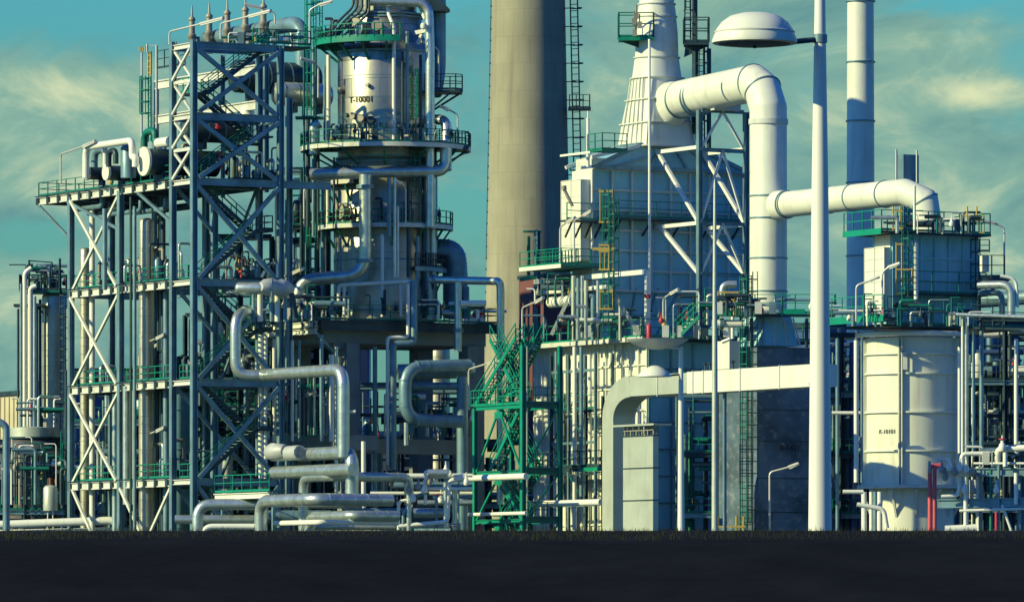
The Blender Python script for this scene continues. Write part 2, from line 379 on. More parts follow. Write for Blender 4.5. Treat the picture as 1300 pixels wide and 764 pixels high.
def wall_ribs(o, e, n, L, z0, z1, nb, nz, d=.16, w=.14, mb=None):
    m = mb or MB()          # o corner, e unit along the wall, n unit outward
    for i in range(nb + 1): c = Vector((o.x, o.y, 0)) + e * (L * i / nb); m.obox(c - e * w / 2 + Zv * z0 - n * .02, e * w, n * d, Zv * (z1 - z0))
    for i in range(nz + 1):
        z = z0 + (z1 - z0) * i / nz; c = Vector((o.x, o.y, 0)); m.obox(c + Zv * (z - w / 2) - n * .02, e * L, n * (d * .8), Zv * w)
    return m
# ------------------------------------------------------------------ the setting
def setting():
    MB().add([(-6000, -300, 0), (6000, -300, 0), (6000, 12000, 0), (-6000, 12000, 0)], [(0, 1, 2, 3)]).build('ground', 'grnd', None, loc=(0, 0, 0), kind='structure')
    # dyke with a dark asphalt revetment between the viewer and the plant; gently uneven crest
    m = MB(); xs = [-90 + i * 3 for i in range(61)]; prof = [(38, -.3), (45, .25), (52, 1.25), (57, 2.30), (60, 2.5), (63, 2.46), (70, 1.0), (76, -.3)]
    rr = random.Random(3)
    for x in xs:
        for k, (y, z) in enumerate(prof): m.v.append(Vector((x, y + rr.uniform(-.1, .1), z + (rr.uniform(-.03, .03) if 0 < k < 7 and k != 4 else 0))))
    n = len(prof)
    for i in range(len(xs) - 1):
        for k in range(n - 1): m.f.append((i * n + k, (i + 1) * n + k, (i + 1) * n + k + 1, i * n + k + 1)); m.sm.append(True)
    m.build('embankment', 'asph', None, loc=(0, 38, 0), kind='structure')
    # coarse dark grass on the dyke, too many blades to count
    g = MB(); rr = random.Random(9)
    for i in range(9000):
        x = rr.uniform(-8, 8) if i % 4 else rr.uniform(-30, 30); y = rr.uniform(58.3, 60.6); k = (y - 52) / 5
        z = 1.25 + k * 1.05 if y < 57 else (2.3 + (y - 57) / 3 * .2 if y < 60 else 2.48); c = Vector((x, y, z - .03)); h = rr.uniform(.02, .06) * (1.6 if rr.random() < .07 else 1); l = Vector((rr.uniform(-.6, .6) * h, rr.uniform(-.4, .4) * h, h)); w = Vector((rr.uniform(.003, .008), 0, 0))
        c.z += .03; g.add([c - w - Zv * .06, c + w - Zv * .06, c + l], [(0, 1, 2)])
    g.build('grass', 'turf', None, label='coarse dark grass growing over the dyke crest', cat='grass', kind='stuff')
setting()

# ------------------------------------------------------------------ A  steel tower and process structure at the left
O = P(246, 700, 480); O.z = 0
LV = [zat(y, 480) for y in (57, 147, 230, 358, 485, 611)]           # top .. bottom levels
zT, z5, z1, z2, z3, z4 = LV
def bo(px): return (along(O, U, px) - O).dot(U)
def ao(px): return -(along(O, V, px) - O).dot(V)
aA = ao(219.5); a2 = ao(153); a3 = ao(90); a4 = ao(50); B = bo(356); BM = B * .48
tower = thing('steel_structure', 'tall open steel process structure with zigzag stairs and a cantilevered top deck at far left', 'steel structure', O)
def hcol(root, o, b, a, z0, z1_, w=.44, m='steel'):
    MB().beam(fr(o, b, a, z0), fr(o, b, a, z1_), w, w, up=U, I=True).build('column', m, root)
def beam(root, p, q, w=.3, h=.45, m='steel', I=True): MB().beam(p, q, w, h, I=I).build('beam', m, root)
def brace(root, p, q, w=.24, m='steel'): MB().beam(p, q, w * .8, w).build('brace', m, root)
for b, a, zt in [(0, 0, zT + .4), (0, aA, zT + .5), (B, 0, zT + .2), (B, aA, zT), (0, a2, z1), (0, a3, z1), (B, a2, z1), (B, a3, zat(88, 490)),
                 (BM, a2, z1), (BM, a3, z1), (BM, aA, z1), (B + 2.6, aA, z1 + 7), (B + 2.6, aA + 5, z2)]:
    hcol(tower, O, b, a, 0, zt)
for z in (zT, z5, z1, z2, z3, z4):
    up = z > z1 + 1
    beam(tower, fr(O, .25, 0, z), fr(O, B - .25, 0, z), .3, .55)
    beam(tower, fr(O, 0, .25, z), fr(O, 0, aA - .25, z), .3, .4, 'beam')
    beam(tower, fr(O, .25, aA, z), fr(O, B - .25, aA, z), .3, .45)
    beam(tower, fr(O, B, .25, z - .02), fr(O, B, aA - .25, z - .02), .3, .5)
    if not up:
        beam(tower, fr(O, 0, aA + .25, z), fr(O, 0, a2 - .25, z), .3, .62, 'beam')
        beam(tower, fr(O, 0, a2 + .25, z), fr(O, 0, (a4 if z == z1 else a3 + (0 if z == z1 else -.25)), z), .3, .62, 'beam')
        beam(tower, fr(O, B, aA + .25, z), fr(O, B, a3 - .25, z), .3, .5)
        for a in (aA, a2, a3): beam(tower, fr(O, .25, a, z - .05), fr(O, B - .25, a, z - .05), .3, .5)
        if z == z1: beam(tower, fr(O, B + .25, 0, z), fr(O, B + 4.4, 0, z), .3, .55)
# upper back frame, catching the sun
for py in (92, 137):
    z = zat(py, 490); beam(tower, fr(O, B, a3 - .1, z), fr(O, B, aA, z), .3, .7, 'beam')
for a in (a3 * .75, a3 * .4): hcol(tower, O, B + 3.2, a, z1, zat(60, 492), .4)
# lit edge beam cleats on the deck edges
for z, a_end in ((z1, a4), (z2, a3), (z3, a3), (z4, a3)):
    mb = MB(); n = int((a_end - aA) / 1.9)
    for i in range(n + 1): mb.obox(fr(O, -.22, aA + .6 + i * 1.9, z - .3), U * .14, -V * .35, Zv * .55)
    mb.obox(fr(O, -.3, aA + .3, z + .33), U * .2, -V * (a_end - aA), Zv * .06)
    mb.build('edge_cleats', 'dark', tower)
# decks
for z, a_end in ((z1, a4), (z2, a3), (z3, a3), (z4, a3)):
    deck(tower, O, -.1 if z != z1 else -.15, B - .3 if z != z2 else 2.6, aA + .3, a_end, z + .31, .06)
deck(tower, O, 1.3, B + 4.5, .3, aA - .3, z1 + .31, .07)
mb = MB()                                     # joists under the top deck
for i in range(9): b_ = .8 + i * .8; mb.beam(fr(O, b_, aA + .5, z1 - .1), fr(O, b_, a4 - .1, z1 - .1), .14, .35)
mb.beam(fr(O, 0, a4, z1), fr(O, B - .3, a4, z1), .25, .55); mb.build('joists', 'dark', tower)
for z in (z2, z3, z4): deck(tower, O, 5.0, B - .2, .3, aA - .3, z + .31, .07)
# railings
rail_mb([fr(O, -.05, aA + .4, z1 + .37), fr(O, -.05, a4, z1 + .37), fr(O, B - .4, a4, z1 + .37)]).build('railing', 'dgreen', tower)
for z in (z2, z3, z4):
    rail_mb([fr(O, .35, aA + .5, z + .37), fr(O, .35, a2 - .4, z + .37)]).build('railing', 'green', tower)
    rail_mb([fr(O, .35, a2 + .5, z + .37), fr(O, .35, a3 - .4, z + .37)]).build('railing', 'green', tower)
    rail_mb([fr(O, .4, .4, z + .3), fr(O, .4, aA - .4, z + .3)]).build('railing', 'green', tower)
    rail_mb([fr(O, 5.2, aA - .6, z + .37), fr(O, B - .3, aA - .6, z + .37)]).build('railing', 'dark', tower)
# X braces on the left face of the tower, on its right face, and in the bays
def xbr(p0, p1, q0, q1, w=.24, m='steel'): brace(tower, p0, q1, w, m); brace(tower, p1 + U * 0, q0, w, m)
zs = [zT, z5, z1, z2, z3, z4, 3.0]
for i in range(len(zs) - 1):
    t, b = zs[i] - .3, zs[i + 1] + .3
    if i < 2:
        h = (t + b) / 2
        for tt, bb in ((t, h + .2), (h - .2, b)):
            brace(tower, fr(O, .02, .3, bb), fr(O, .02, aA - .3, tt), .2, 'beam'); brace(tower, fr(O, -.2, .3, tt), fr(O, -.2, aA - .3, bb), .2, 'beam')
        beam(tower, fr(O, 0, .3, h), fr(O, 0, aA - .3, h), .2, .25, 'beam', I=False)
    brace(tower, fr(O, .3, 0.02, t), fr(O, B - .3, 0.02, b), .32); brace(tower, fr(O, .3, -.3, b), fr(O, B - .3, -.3, t), .32)
    if i >= 2:
        if i < 5:
            brace(tower, fr(O, 0, a2 + .3, t), fr(O, 0, a3 - .3, b), .22, 'white'); brace(tower, fr(O, -.22, a2 + .3, b), fr(O, -.22, a3 - .3, t), .22, 'white')
        else:
            brace(tower, fr(O, 0, a2 + .3, b), fr(O, 0, a3 - .3, t), .22, 'white')
            brace(tower, fr(O, -.2, aA + .3, b), fr(O, -.2, a2 - .3, t), .22, 'white'); brace(tower, fr(O, 0, aA + .3, t), fr(O, 0, a2 - .3, b), .22, 'white')
        brace(tower, fr(O, .3, aA, t), fr(O, B - .3, aA, b), .26)
        brace(tower, fr(O, B - .3, 0, t) + V * -aA, fr(O, B - .3, aA + 6, b), .2)
for px0, a in ((51, a4 - .1), (113, (a3 + a4) / 2 - 2.5), (178, a2 - 3.2)):
    end = {51: (a3 + .3, zat(296, 494)), 113: (a2 + .3, zat(288, 489)), 178: (aA + .3, zat(281, 484))}[px0]
    brace(tower, fr(O, -.1, a, z1 - .35), fr(O, -.1, end[0], end[1]), .22)
# stairs in the tower
Ls = [z1, z2, z3, z4, .2]
bL, bR = .9, B - 1.7
for i in range(4):
    zt, zb = Ls[i] + .35, Ls[i + 1] + .35; zm = (zt + zb) / 2
    stair(tower, fr(O, bR, .5, zm), fr(O, bL, .5, zb), -V); stair(tower, fr(O, bL, 1.7, zt), fr(O, bR, 1.7, zm), -V)
    deck(tower, O, bR, B - .4, .4, aA - .3, zm, .16, name='landing')
    rail_mb([fr(O, bR + .1, .45, zm), fr(O, B - .45, .45, zm), fr(O, B - .45, aA - .4, zm)]).build('railing', 'dark', tower)
    deck(tower, O, .3, bL, .4, aA - .3, zb + .02, .12, name='landing')
stair(tower, fr(O, bL, .5, z1 + .35), fr(O, bR, .5, zat(168, 480)), -V); deck(tower, O, bR, B - .4, .4, aA - .3, zat(168, 480), .14, name='landing')
stair(tower, fr(O, bR, 1.7, zat(168, 480)), fr(O, bL + .6, 1.7, zat(116, 480)), -V); deck(tower, O, .4, bL + .7, .4, aA - .3, zat(116, 480), .14, name='landing')
stair(tower, fr(O, bL + .6, .5, zat(116, 480)), fr(O, bR + 1, .5, zT + .3), -V)
rail_mb([fr(O, .2, .35, zat(116, 480)), fr(O, .2, aA - .4, zat(116, 480))], step=.8).build('railing', 'green', tower)
deck(tower, O, bR + 1, B + 2.8, .3, aA - .2, zT + .3, .14)
rail_mb([fr(O, bR - .2, .3, zT + .4), fr(O, B + 2.8, .3, zT + .4), fr(O, B + 2.8, aA - .2, zT + .4)], step=1.0).build('railing', 'dgreen', tower)
rail_mb([fr(O, bR + 1, aA - .3, zT + .4), fr(O, B + 2.7, aA - .3, zT + .4)], step=.7, h=1.4).build('railing', 'green', tower)
# cage ladder, green below and yellow above
lp = P(190, 180, 491); lt = P(190, 66, 491)
ladder_mb(lp, P(190, 97, 491), -U - V * .2, .75, t=.09).build('ladder', 'green', tower); ladder_mb(P(190, 96, 491) , lt, -U - V * .2, .75, t=.11).build('ladder', 'yellow', tower)
MB().beam(P(180, 180, 491), P(180, 66, 491), .12, .12).beam(P(199, 182, 490), P(199, 58, 490), .14, .14).beam(P(187, 66, 491), P(187, 56, 491), .12, .12).beam(P(187, 58, 491), P(199, 58, 491), .08, .08).build('ladder_post', 'beam', tower)
rail_mb([P(200, 88, 490), along(P(200, 88, 490), V, 235)], h=1.4, step=1.2).build('railing', 'dark', tower)

# vessels, exchangers and pipes standing in the structure
def exch(label, c, r, L, m='white', shell='clad', legs=True, group=None):
    c = Vector(c); t = thing('heat_exchanger', label, 'heat exchanger', c - Zv * (r + .4), group)
    MB().cyl(c, c + U * L, r, 28).build('shell', shell, t)
    MB().cyl(c - U * .22, c - U * .02, r * 1.12, 28).build('end_cover', m, t)
    if legs:
        for k in (.2, .75): MB().cbox(c + U * L * k - Zv * (r * .75 + .2), U * .25, V * r * 1.5, Zv * (r * .5 + .4)).build('saddle', 'dark', t)
    return t
exch('large heat exchanger with a round white end cover on the top left deck', P(185, 205, 484.5), 1.0, 6, shell='dark')
exch('smaller heat exchanger with a pale round end cover on the top left deck', P(137, 219, 490), .55, 6, shell='dark')
exch('heat exchanger with an aluminium end cover, nearest the left tip of the top deck', P(112, 220, 493), .5, 6, 'clad', 'dark')
pipe('cream pipe arching over the heat exchangers on the top left deck', path((109, 226, 492), [('z', 187), ('V', 168), ('z', 200), ('V', 172), ('z', 212)]), .27, 'pole', bend=.8)
pipe('blue-grey pipe bend just behind the cream arch on the top left deck', path((120, 226, 494), [('z', 192), ('V', 134), ('z', 214)]), .26, 'steel', bend=.8)
pipe('thin cream pipe dropping from the arch between the two smaller exchangers', path((133.5, 184, 490.6), [('z', 212)]), .2, 'pole', bands=0)
pipe('small grey pipe bend standing above the smaller heat exchanger end cover', path((138, 212, 489), [('z', 192), ('V', 147), ('z', 208)]), .22, 'dark', bands=0)
pipe('dark green hooped pipe rising over the large white end cover', path((183, 195, 487.3), [('z', 168), ('V', 197), ('z', 182), ('V', 206)]), .28, 'dgreen', bands=0, bend=.9)
pipe('short pale horizontal pipe with a flange beside the tower column on the top deck', path((201, 182, 485), [('V', 216)]), .4, 'pole', bands=0)
for i, (px, y0, y1, lab) in enumerate([(163, 226, 184, 'stubby grey upright drum between the white end cover and the cream arch'), (205, 226, 190, 'pale upright drum right of the large white end cover')]):
    c = P(px, y0, 488); MB().lathe(c, [(.01, 0), (.6, 0), (.6, (y0 - y1) * .055), (.45, (y0 - y1) * .06), (.01, (y0 - y1) * .065)], 20).build('drum', 'steel' if i == 0 else 'pole', None, label=lab, cat='drum')
floodlight('lamp with a long level arm on the left tip of the top deck railing', P(77, 233, 495), 2.3, V * 5.0, tip=1.0)
def vessel(label, px, py0, py1, Y, r, m='column2', rings=6, name='process_vessel', head=True, n=36):
    z0 = max(zat(py0, Y), 0.0); z1_ = zat(py1, Y); c = P(px, 700, Y); c.z = z0; t = thing(name, label, 'vessel', c)
    H = z1_ - z0; pr = [(r, 0), (r, H)] + ([(r * .93, H + r * .22), (r * .7, H + r * .42), (r * .35, H + r * .54), (.01, H + r * .58)] if head else [(.01, H)])
    bd = [(r, 0)]
    for i in range(1, rings): z = H * i / rings; bd += [(r, z - .03), (r + .035, z - .03), (r + .035, z + .03), (r, z + .03)]
    MB().lathe(c, bd + pr[1:], n).build('shell', m, t)
    return t, c, H
vessel('slender bright vertical vessel standing inside the left steel structure', 186, 720, 282, 489, .6, 'column2', 12)
vessel('thin pale upright cylinder seen against the sky between the left columns', 108, 720, 318, 500, .4, 'column2', 10)
for i, (px, y0, y1, Y, r, mm) in enumerate([(133, 265, 168 + 200, 489, .2, 'steel'), (166, 700, 250, 488, .10, 'blackgreen'), (171, 700, 262, 487, .14, 'steel'), (117, 700, 268, 497, .22, 'pole'), (201, 700, 250, 491, .10, 'blackgreen'), (207, 700, 255, 492, .2, 'dark'), (146, 700, 500, 494, .24, 'clad'), (160, 640, 490, 490, .26, 'clad'), (168, 640, 490, 489, .2, 'pole'), (211, 700, 370, 487, .25, 'steel')]):
    if y1 > y0: y0, y1 = y1, y0
    pos = ['against the sky under the top deck', 'left of the slender bright vessel, green', 'left of the slender bright vessel, thinner grey', 'near the left bay braces, pale', 'just right of the slender vessel, green', 'right of the slender vessel, dark', 'in the lower left bay, aluminium', 'low in the middle bay, thick', 'low in the middle bay, cream', 'beside the tower column, grey'][i]
    pipe('vertical pipe inside the left steel structure, ' + pos, path((px, y0, Y), [('z', y1)]), r, mm, bands=2.4, name='vertical_pipe')

# overhead header with vent stubs, elbow at the right end, big ducts behind it
hp = path((262, 52, 484), [('V', 383)]); 
hdr = thing('vent_header', 'large header pipe with upright vent stubs on top of the left steel structure', 'pipe', hp[0])
base = P(262, 50, 518); pts = [base, along(base, V, 384), ]; pts.append(pts[-1] - Zv * 4.4)
MB().tube(pts, .62, 20, bend=1.9, seg=8, bands=2.6).build('pipe_run', 'steel', hdr)
for px in (256, 278, 301, 324, 347):
    c = along(base, V, px) ; c = c - U * .9 + Zv * -1.4
    MB().lathe(c, [(.01, 0), (.3, 0), (.3, 1.5), (.36, 1.55), (.36, 1.8), (.26, 1.85), (.24, 2.9), (.3, 2.95), (.3, 3.1), (.1, 3.3), (.05, 4.2), (.01, 4.2)], 14).cyl(c + Zv * 1.3, c + Zv * 1.3 + U * 1.0, .36, 14).build('vent_stub', 'vent', hdr)
MB().cyl(P(372, 60, 505), P(372, 36, 505), .3, 12).build('vent_stub', 'white', hdr)
def hvessel(label, c, D, L, r, m, name='horizontal_vessel', cat='vessel', legs=()):
    c = Vector(c); t = thing(name, label, cat, c - Zv * r); D = Vector(D).normalized()
    rings = [(-.22, .35), (-.18, .6), (-.1, .85), (0, 1)]
    mb = MB(); rr = [mb.ring(c + D * k * r * 1.6, D, Zv, r * q, 26) for k, q in rings] + [mb.ring(c + D * (L + -k * r * 1.6), D, Zv, r * q, 26) for k, q in rings[::-1]]
    mb.skin(rr); mb.build('shell', m, t)
    b = MB()
    for k in (.08, .36, .64, .92): q = c + D * L * k; b.cyl(q - D * .05, q + D * .05, r * 1.02, 26)
    b.build('insulation_bands', 'steel', t)
    for k in legs: MB().cbox(c + D * L * k - Zv * (r + .1), U * .3, V * r * 1.4, Zv * .9).build('saddle', 'dark', t)
    return t
hvessel('big dark horizontal drum under the header on top of the left structure', P(300, 97, 501), U, 7.0, 1.3, 'dark', legs=(.2, .8))
hvessel('bright dented horizontal drum just below the dark drum on top of the left structure', P(352, 119, 501), U, 4.5, .95, 'clad', legs=(.3, .8))
vessel('short cream upright drum behind the tower diagonals', 314, 176, 140, 489, .55, 'pole', 0)
hvessel('dark horizontal drum behind the tower column level with the cage ladder foot', fr(O, 2.0, 5.5, zat(165, 485)), U, 5.0, .85, 'dark', legs=(.3, .8))
for i, (px, py, h) in enumerate([(276, 172, 22), (279, 214, 22), (303, 226, 16), (308, 358, 30), (322, 352, 18), (238, 196, 4), (345, 356, 12)]):
    lab = ['upper red pipe spool behind the tower stairs', 'red pipe spool below the upper one behind the tower stairs', 'short red valve on the deck behind the tower stairs', 'tall red pipe spool on the second tower deck', 'red valve body beside the tall red spool on the second deck', 'tiny red valve cap beside the tower column', 'small red valve at the right edge of the second tower deck'][i]
    c = P(px, py, 486.5 + i * .3); MB().lathe(c, [(.01, 0), (.2, 0), (.2, h * .02), (.34, h * .022), (.34, h * .03), (.2, h * .032), (.2, h * .05), (.3, h * .052), (.3, h * .06), (.01, h * .061)], 12).build('red_valve', 'red', None, label=lab, cat='valve')
# lamps on the tower
floodlight('long slanted tubular lamp at the top left corner of the steel tower', P(215, 57, 483), 1.0, V * 4.6 + U * 1.2, tip=1.2)
floodlight('long slanted tubular lamp in the middle of the steel tower roof', P(280, 50, 484), 1.2, V * 4.0 + U * 1.2, tip=1.1)
floodlight('lamp curving left above the right end of the vent header', P(349, 30, 484), .8, -U * 1.5 - V * .6, tip=.6)

def skid(label, b0, b1, a0, a1, z, h, n, seed, mats=('steel', 'dark', 'vent', 'clad', 'dark')):
    rr = random.Random(seed); t = thing('process_skid', label, 'process equipment', fr(O, (b0 + b1) / 2, (a0 + a1) / 2, z))
    MB().obox(fr(O, b0, a0, z), U * (b1 - b0), -V * (a1 - a0), Zv * .15).build('base_frame', 'dark', t)
    for i in range(n):
        b = rr.uniform(b0 + .2, b1 - .2); a = rr.uniform(a0 + .2, a1 - .2); c = fr(O, b, a, z + .15); k = rr.random(); q = rr.uniform(.4, 1) * h
        if k < .45:
            r = rr.choice((.07, .1, .14)); e = rr.choice((U, -V)); L = rr.uniform(.6, 2.0); o = 1 if (b + L < b1 and a + L < a1) else -1
            MB().tube([c, c + Zv * q, c + Zv * q + e * L * o, c + e * L * o], r, 8, bend=.25).build('pipe', rr.choice(mats), t)
        elif k < .6: MB().lathe(c, [(.01, 0), (.3, 0), (.34, .1), (.34, q * .6), (.2, q * .7), (.01, q * .72)], 14).build('drum', rr.choice(mats), t)
        elif k < .75: MB().cyl(c + Zv * .35, c + Zv * .35 + U * .9, .3, 14).cyl(c + Zv * .35 + U * .9, c + Zv * .35 + U * 1.2, .15, 10).cbox(c + Zv * .08 + U * .5, U * 1, V * .4, Zv * .2).build('pump', rr.choice(('steel', 'dgreen', 'dark', 'vent')), t)
        else:
            valve_mb(c + Zv * q * .5, .15).build('valve', rr.choice(('vent', 'vent', 'red', 'yellow', 'dark')), t)
            if rr.random() < .5: wheel_mb(c + Zv * (q * .5 + 1.0), .22).build('handwheel', 'dark', t)
am_ = (aA + a2) / 2
for i, (b0, b1, a0, a1, z, h, n, where) in enumerate([
    (.5, 2.5, aA + .8, a2 - .6, z2, 3.0, 16, 'on the second deck of the left structure, middle bay'), (.5, 2.5, a2 + .8, a3 - .8, z2, 2.0, 9, 'on the second deck of the left structure, outer bay'),
    (.8, 4.5, aA + .8, a2 - .6, z3, 3.0, 13, 'on the third deck of the left structure, middle bay'), (.8, 4.5, a2 + .8, a3 - .8, z3, 2.0, 9, 'on the third deck of the left structure, outer bay'),
    (.8, 4.5, aA + .8, a2 - .6, z4, 3.0, 13, 'on the lowest deck of the left structure, middle bay'), (.8, 4.5, a2 + .8, a3 - .8, z4, 2.4, 10, 'on the lowest deck of the left structure, outer bay'),
    (4.0, 7.2, .6, aA - .6, z2, 2.2, 14, 'behind the stairs on the second tower deck'), (4.0, 7.2, .6, aA - .6, z3, 3.0, 14, 'behind the stairs on the third tower deck'), (4.0, 7.8, .6, aA - .6, z1, 3.0, 14, 'behind the stairs on the top tower deck'),
    (2.5, 6.5, aA + .6, a2, z1, 3.4, 12, 'behind the large exchanger on the top left deck'), (2.5, 6.0, a2 + .5, a3, z1, 1.6, 9, 'behind the smaller exchangers on the top left deck'), (.5, 3.5, a2, a3, .2, 4.5, 16, 'at the ground under the left structure, outer bay'), (.5, 5.5, aA, a2, .2, 4.5, 16, 'at the ground under the left structure, middle bay')]):
    skid('small pipes and valves ' + where, b0, b1, a0, a1, z + .34, h, n, 40 + i)
ug = thing('hanging_pipework', 'dark pipes hung in a bundle under the top left deck', 'pipework', fr(O, 2.5, (a2 + a3) / 2, z1 - 2))
for i, (a_, b_, dz, r) in enumerate([(a3 + 1.5, .8, .9, .22), (a3 - .5, 1.4, 1.2, .3), (a2 + 2, 2.2, 1.5, .25), (a3 - 2, 3.2, 1.1, .35), (a2 + 4, 1.0, 1.6, .18), (a2 + 1, 4.0, 1.3, .28)]):
    MB().tube([fr(O, b_, a_, z1 - dz), fr(O, b_, a_ - 5.5, z1 - dz), fr(O, b_, a_ - 5.5, z1 - dz + .8)], r, 12, bend=.4).build('pipe', 'dark' if i % 2 else 'steel', ug)
floodlight('upper angled lamp seen against the sky inside the outer bay of the left structure', fr(O, 4.5, a3 - 3.0, z2 + .3), 2.6, V * 2.6, tip=.6); floodlight('angled lamp inside the outer bay of the left structure, one level below', fr(O, 4.5, a3 - 3.0, z3 + .3), 2.6, V * 2.6, tip=.6)
floodlight('angled lamp inside the middle bay, above the third deck rail', fr(O, 1.0, a2 - 2.0, z3 + .3), 3.0, V * 2.8, tip=.7); floodlight('angled lamp inside the middle bay, above the lowest deck rail', fr(O, 1.0, a2 - 2.0, z4 + .3), 3.4, V * 2.8, tip=.7)
# ------------------------------------------------------------------ B  concrete table and the big column
D0 = P(403, 700, 488); D0.z = 0
zd = zat(405, 488)
bd = (along(D0, U, 632) - D0).dot(U); ad = -(along(D0, V, 309) - D0).dot(V)
table = thing('concrete_table', 'dark concrete table frame on thick columns carrying the big metal column', 'structure frame', D0)
MB().obox(fr(D0, 1.2, 1.2, zd - 1.75), U * (bd - 1.6), -V * 9.6, Zv * 1.6).build('top_slab', 'conc', table)
def ccol(b, a, w, d, z1_=None): MB().obox(fr(D0, b, a, 0), U * w, -V * d, Zv * ((z1_ or zd - 1.75))).build('column', 'conc', table)
b_near = (along(D0, U, 447) - D0).dot(U) - 0
ccol(b_near - 0.0, .0 + .9, 1.15, 1.5); ccol(bd - 2.2, .9, 1.5, 1.5); ccol(b_near, 9.0, 1.2, 1.4); ccol(bd - 2.2, 9.0, 1.4, 1.4); ccol(1.3 + 6.2, 9.0, 1.2, 1.4)
zl = zat(556, 490)
MB().obox(fr(D0, b_near + 1.15, 1.3, zl - 1.15), U * (bd - 2.2 - b_near - 1.15), -V * .8, Zv * 1.15).build('lower_beam', 'conc', table)
MB().obox(fr(D0, b_near + .2, 2.4, zl - 1.1), U * .8, -V * 6.6, Zv * 1.1).build('lower_beam', 'conc', table)
MB().obox(fr(D0, b_near - .9, 1.3, zat(420, 488) - 1.3), U * .9, -V * .9, Zv * 1.0).build('corbel', 'conc', table)
dk = thing('platform_deck', 'deck with bright left edge beams and dark railing around the foot of the big column', 'platform', D0 + Zv * (zd - .3))
MB().obox(fr(D0, 0, 0, zd - .12), U * bd, -V * ad, Zv * .1).build('floor_plate', 'dark', dk)
MB().beam(fr(D0, -.02, .1, zd - .38), fr(D0, -.02, ad, zd - .38), .3, .42, I=True).build('edge_beam', 'white', dk)
MB().beam(fr(D0, -.02, .1, zd - .92), fr(D0, -.02, ad, zd - .92), .3, .42, I=True).build('edge_beam', 'white', dk)
mb = MB()
for i in range(7): mb.obox(fr(D0, -.2, .2 + i * ad / 6.3, zd - .6), U * .1, -V * .12, Zv * .5)
mb.build('stiffener', 'dark', dk)
MB().beam(fr(D0, .3, .0, zd - .45), fr(D0, bd, .0, zd - .45), .3, .7, I=True).build('edge_beam', 'dark', dk)
rail_mb([fr(D0, .05, ad, zd), fr(D0, .05, .05, zd), ]).build('railing', 'green', dk)
rail_mb([fr(D0, .05, .05, zd), fr(D0, bd, .05, zd), fr(D0, bd, ad, zd)], h=1.2).build('railing', 'dgreen', dk)
MB().beam(fr(D0, .1, .3, zd - 1.2), fr(D0, 1.2 + 1.4, 1.6, zat(452, 490)), .25, .25).beam(fr(D0, .1, 4.5, zd - 1.2), fr(D0, .1, 4.5, 0), .3, .3).beam(fr(D0, .1, ad - .3, zd - 1.2), fr(D0, .1, ad - .3, 0), .3, .3).build('prop', 'steel', dk)

CC = fr(D0, 9.0, 5.4, 0); CY = CC.y
def zc(py): return zat(py, CY)
colm = thing('distillation_column', 'huge shiny metal column marked T-10001 with ring platforms at several heights', 'column', Vector((CC.x, CC.y, zc(407))))
def cpx(px): return (px - 650) / 8000 * CY - CC.x
c0 = Vector((CC.x, CC.y, 0))
MB().lathe(c0, [(3.78, zc(202)), (3.78, zc(72)), (3.70, zc(68))], 72).build('upper_shell', 'column', colm)
MB().lathe(c0, [(4.1, zc(408)), (4.1, zc(208)), (3.8, zc(202))], 72).build('lower_shell', 'column2', colm)
MB().lathe(c0, [(3.70, zc(68)), (3.1, zc(50)), (2.85, zc(40)), (2.85, zc(24)), (2.6, zc(18)), (2.45, zc(16)), (2.45, zc(-60)), (.01, zc(-75))], 60).build('top_shell', 'column', colm)
mb = MB()
for py, r in ((68, 3.82), (202, 3.95), (24, 2.95), (20, 2.95), (184, 3.84), (208, 4.14), (262, 4.12), (332, 4.12), (396, 4.14), (-20, 2.5)): mb.lathe(c0, [(r - .15, zc(py) - .07), (r, zc(py) - .07), (r, zc(py) + .07), (r - .15, zc(py) + .07)], 72)
mb.build('girth_ring', 'steel', colm)
mb = MB()
rr = random.Random(5)
for k in range(5):
    z0 = zc(72) - (k + 1) * 1.72; off = rr.uniform(0, 40)
    mb.lathe(c0, [(3.78, z0 - .02), (3.80, z0 - .02), (3.80, z0 + .02), (3.78, z0 + .02)], 72)
mb.build('sheet_laps', 'steel', colm)
text_cyl(colm, 'T-10001', .66, c0, 3.84, -32 + 2, zc(131))
# chimney-like hood and bolts low on the shell
mb = MB()
for i in range(26):
    a = R(-178 + i * 7); c = c0 + Vector((3.9 * math.cos(a), 3.9 * math.sin(a), zc(166))); mb.beam(c, c + Zv * .35, .22, .16)
mb.build('lugs', 'steel', colm)
# ring platforms
def ringplat(py, r0, r1, a0, a1, tag='ring_platform', rail='dgreen', top='beam', br=7, h=1.1):
    z = zc(py); p = MB().annulus(c0, r0, r1, z - .1, z, a0, a1, 40).build(tag, 'dark', colm)
    MB().annulus(c0, r1 - .08, r1 + .04, z - .32, z + .02, a0, a1, 40).build('rim', top, p)
    rail_mb(arc(CC, r1, z, a0, a1, 22), step=1.2, h=h).build('railing', rail, p)
    mb = MB(); rs = r0 - .1
    for i in range(br):
        a = R(a0 + (a1 - a0) * (i + .5) / br); d = Vector((math.cos(a), math.sin(a), 0))
        mb.beam(c0 + d * (r1 - .15) + Zv * (z - .2), c0 + d * rs + Zv * (z - 1.7), .14, .14); mb.beam(c0 + d * rs + Zv * (z - .2), c0 + d * (r1 - .1) + Zv * (z - .2), .12, .22)
    mb.build('brackets', 'dgreen', p)
ringplat(55, 3.7, 5.6, 130, 283, rail='green', top='green')
ringplat(188, 3.9, 6.7, -200, 20)
ringplat(288, 4.2, 5.3, -205, 15, br=8)
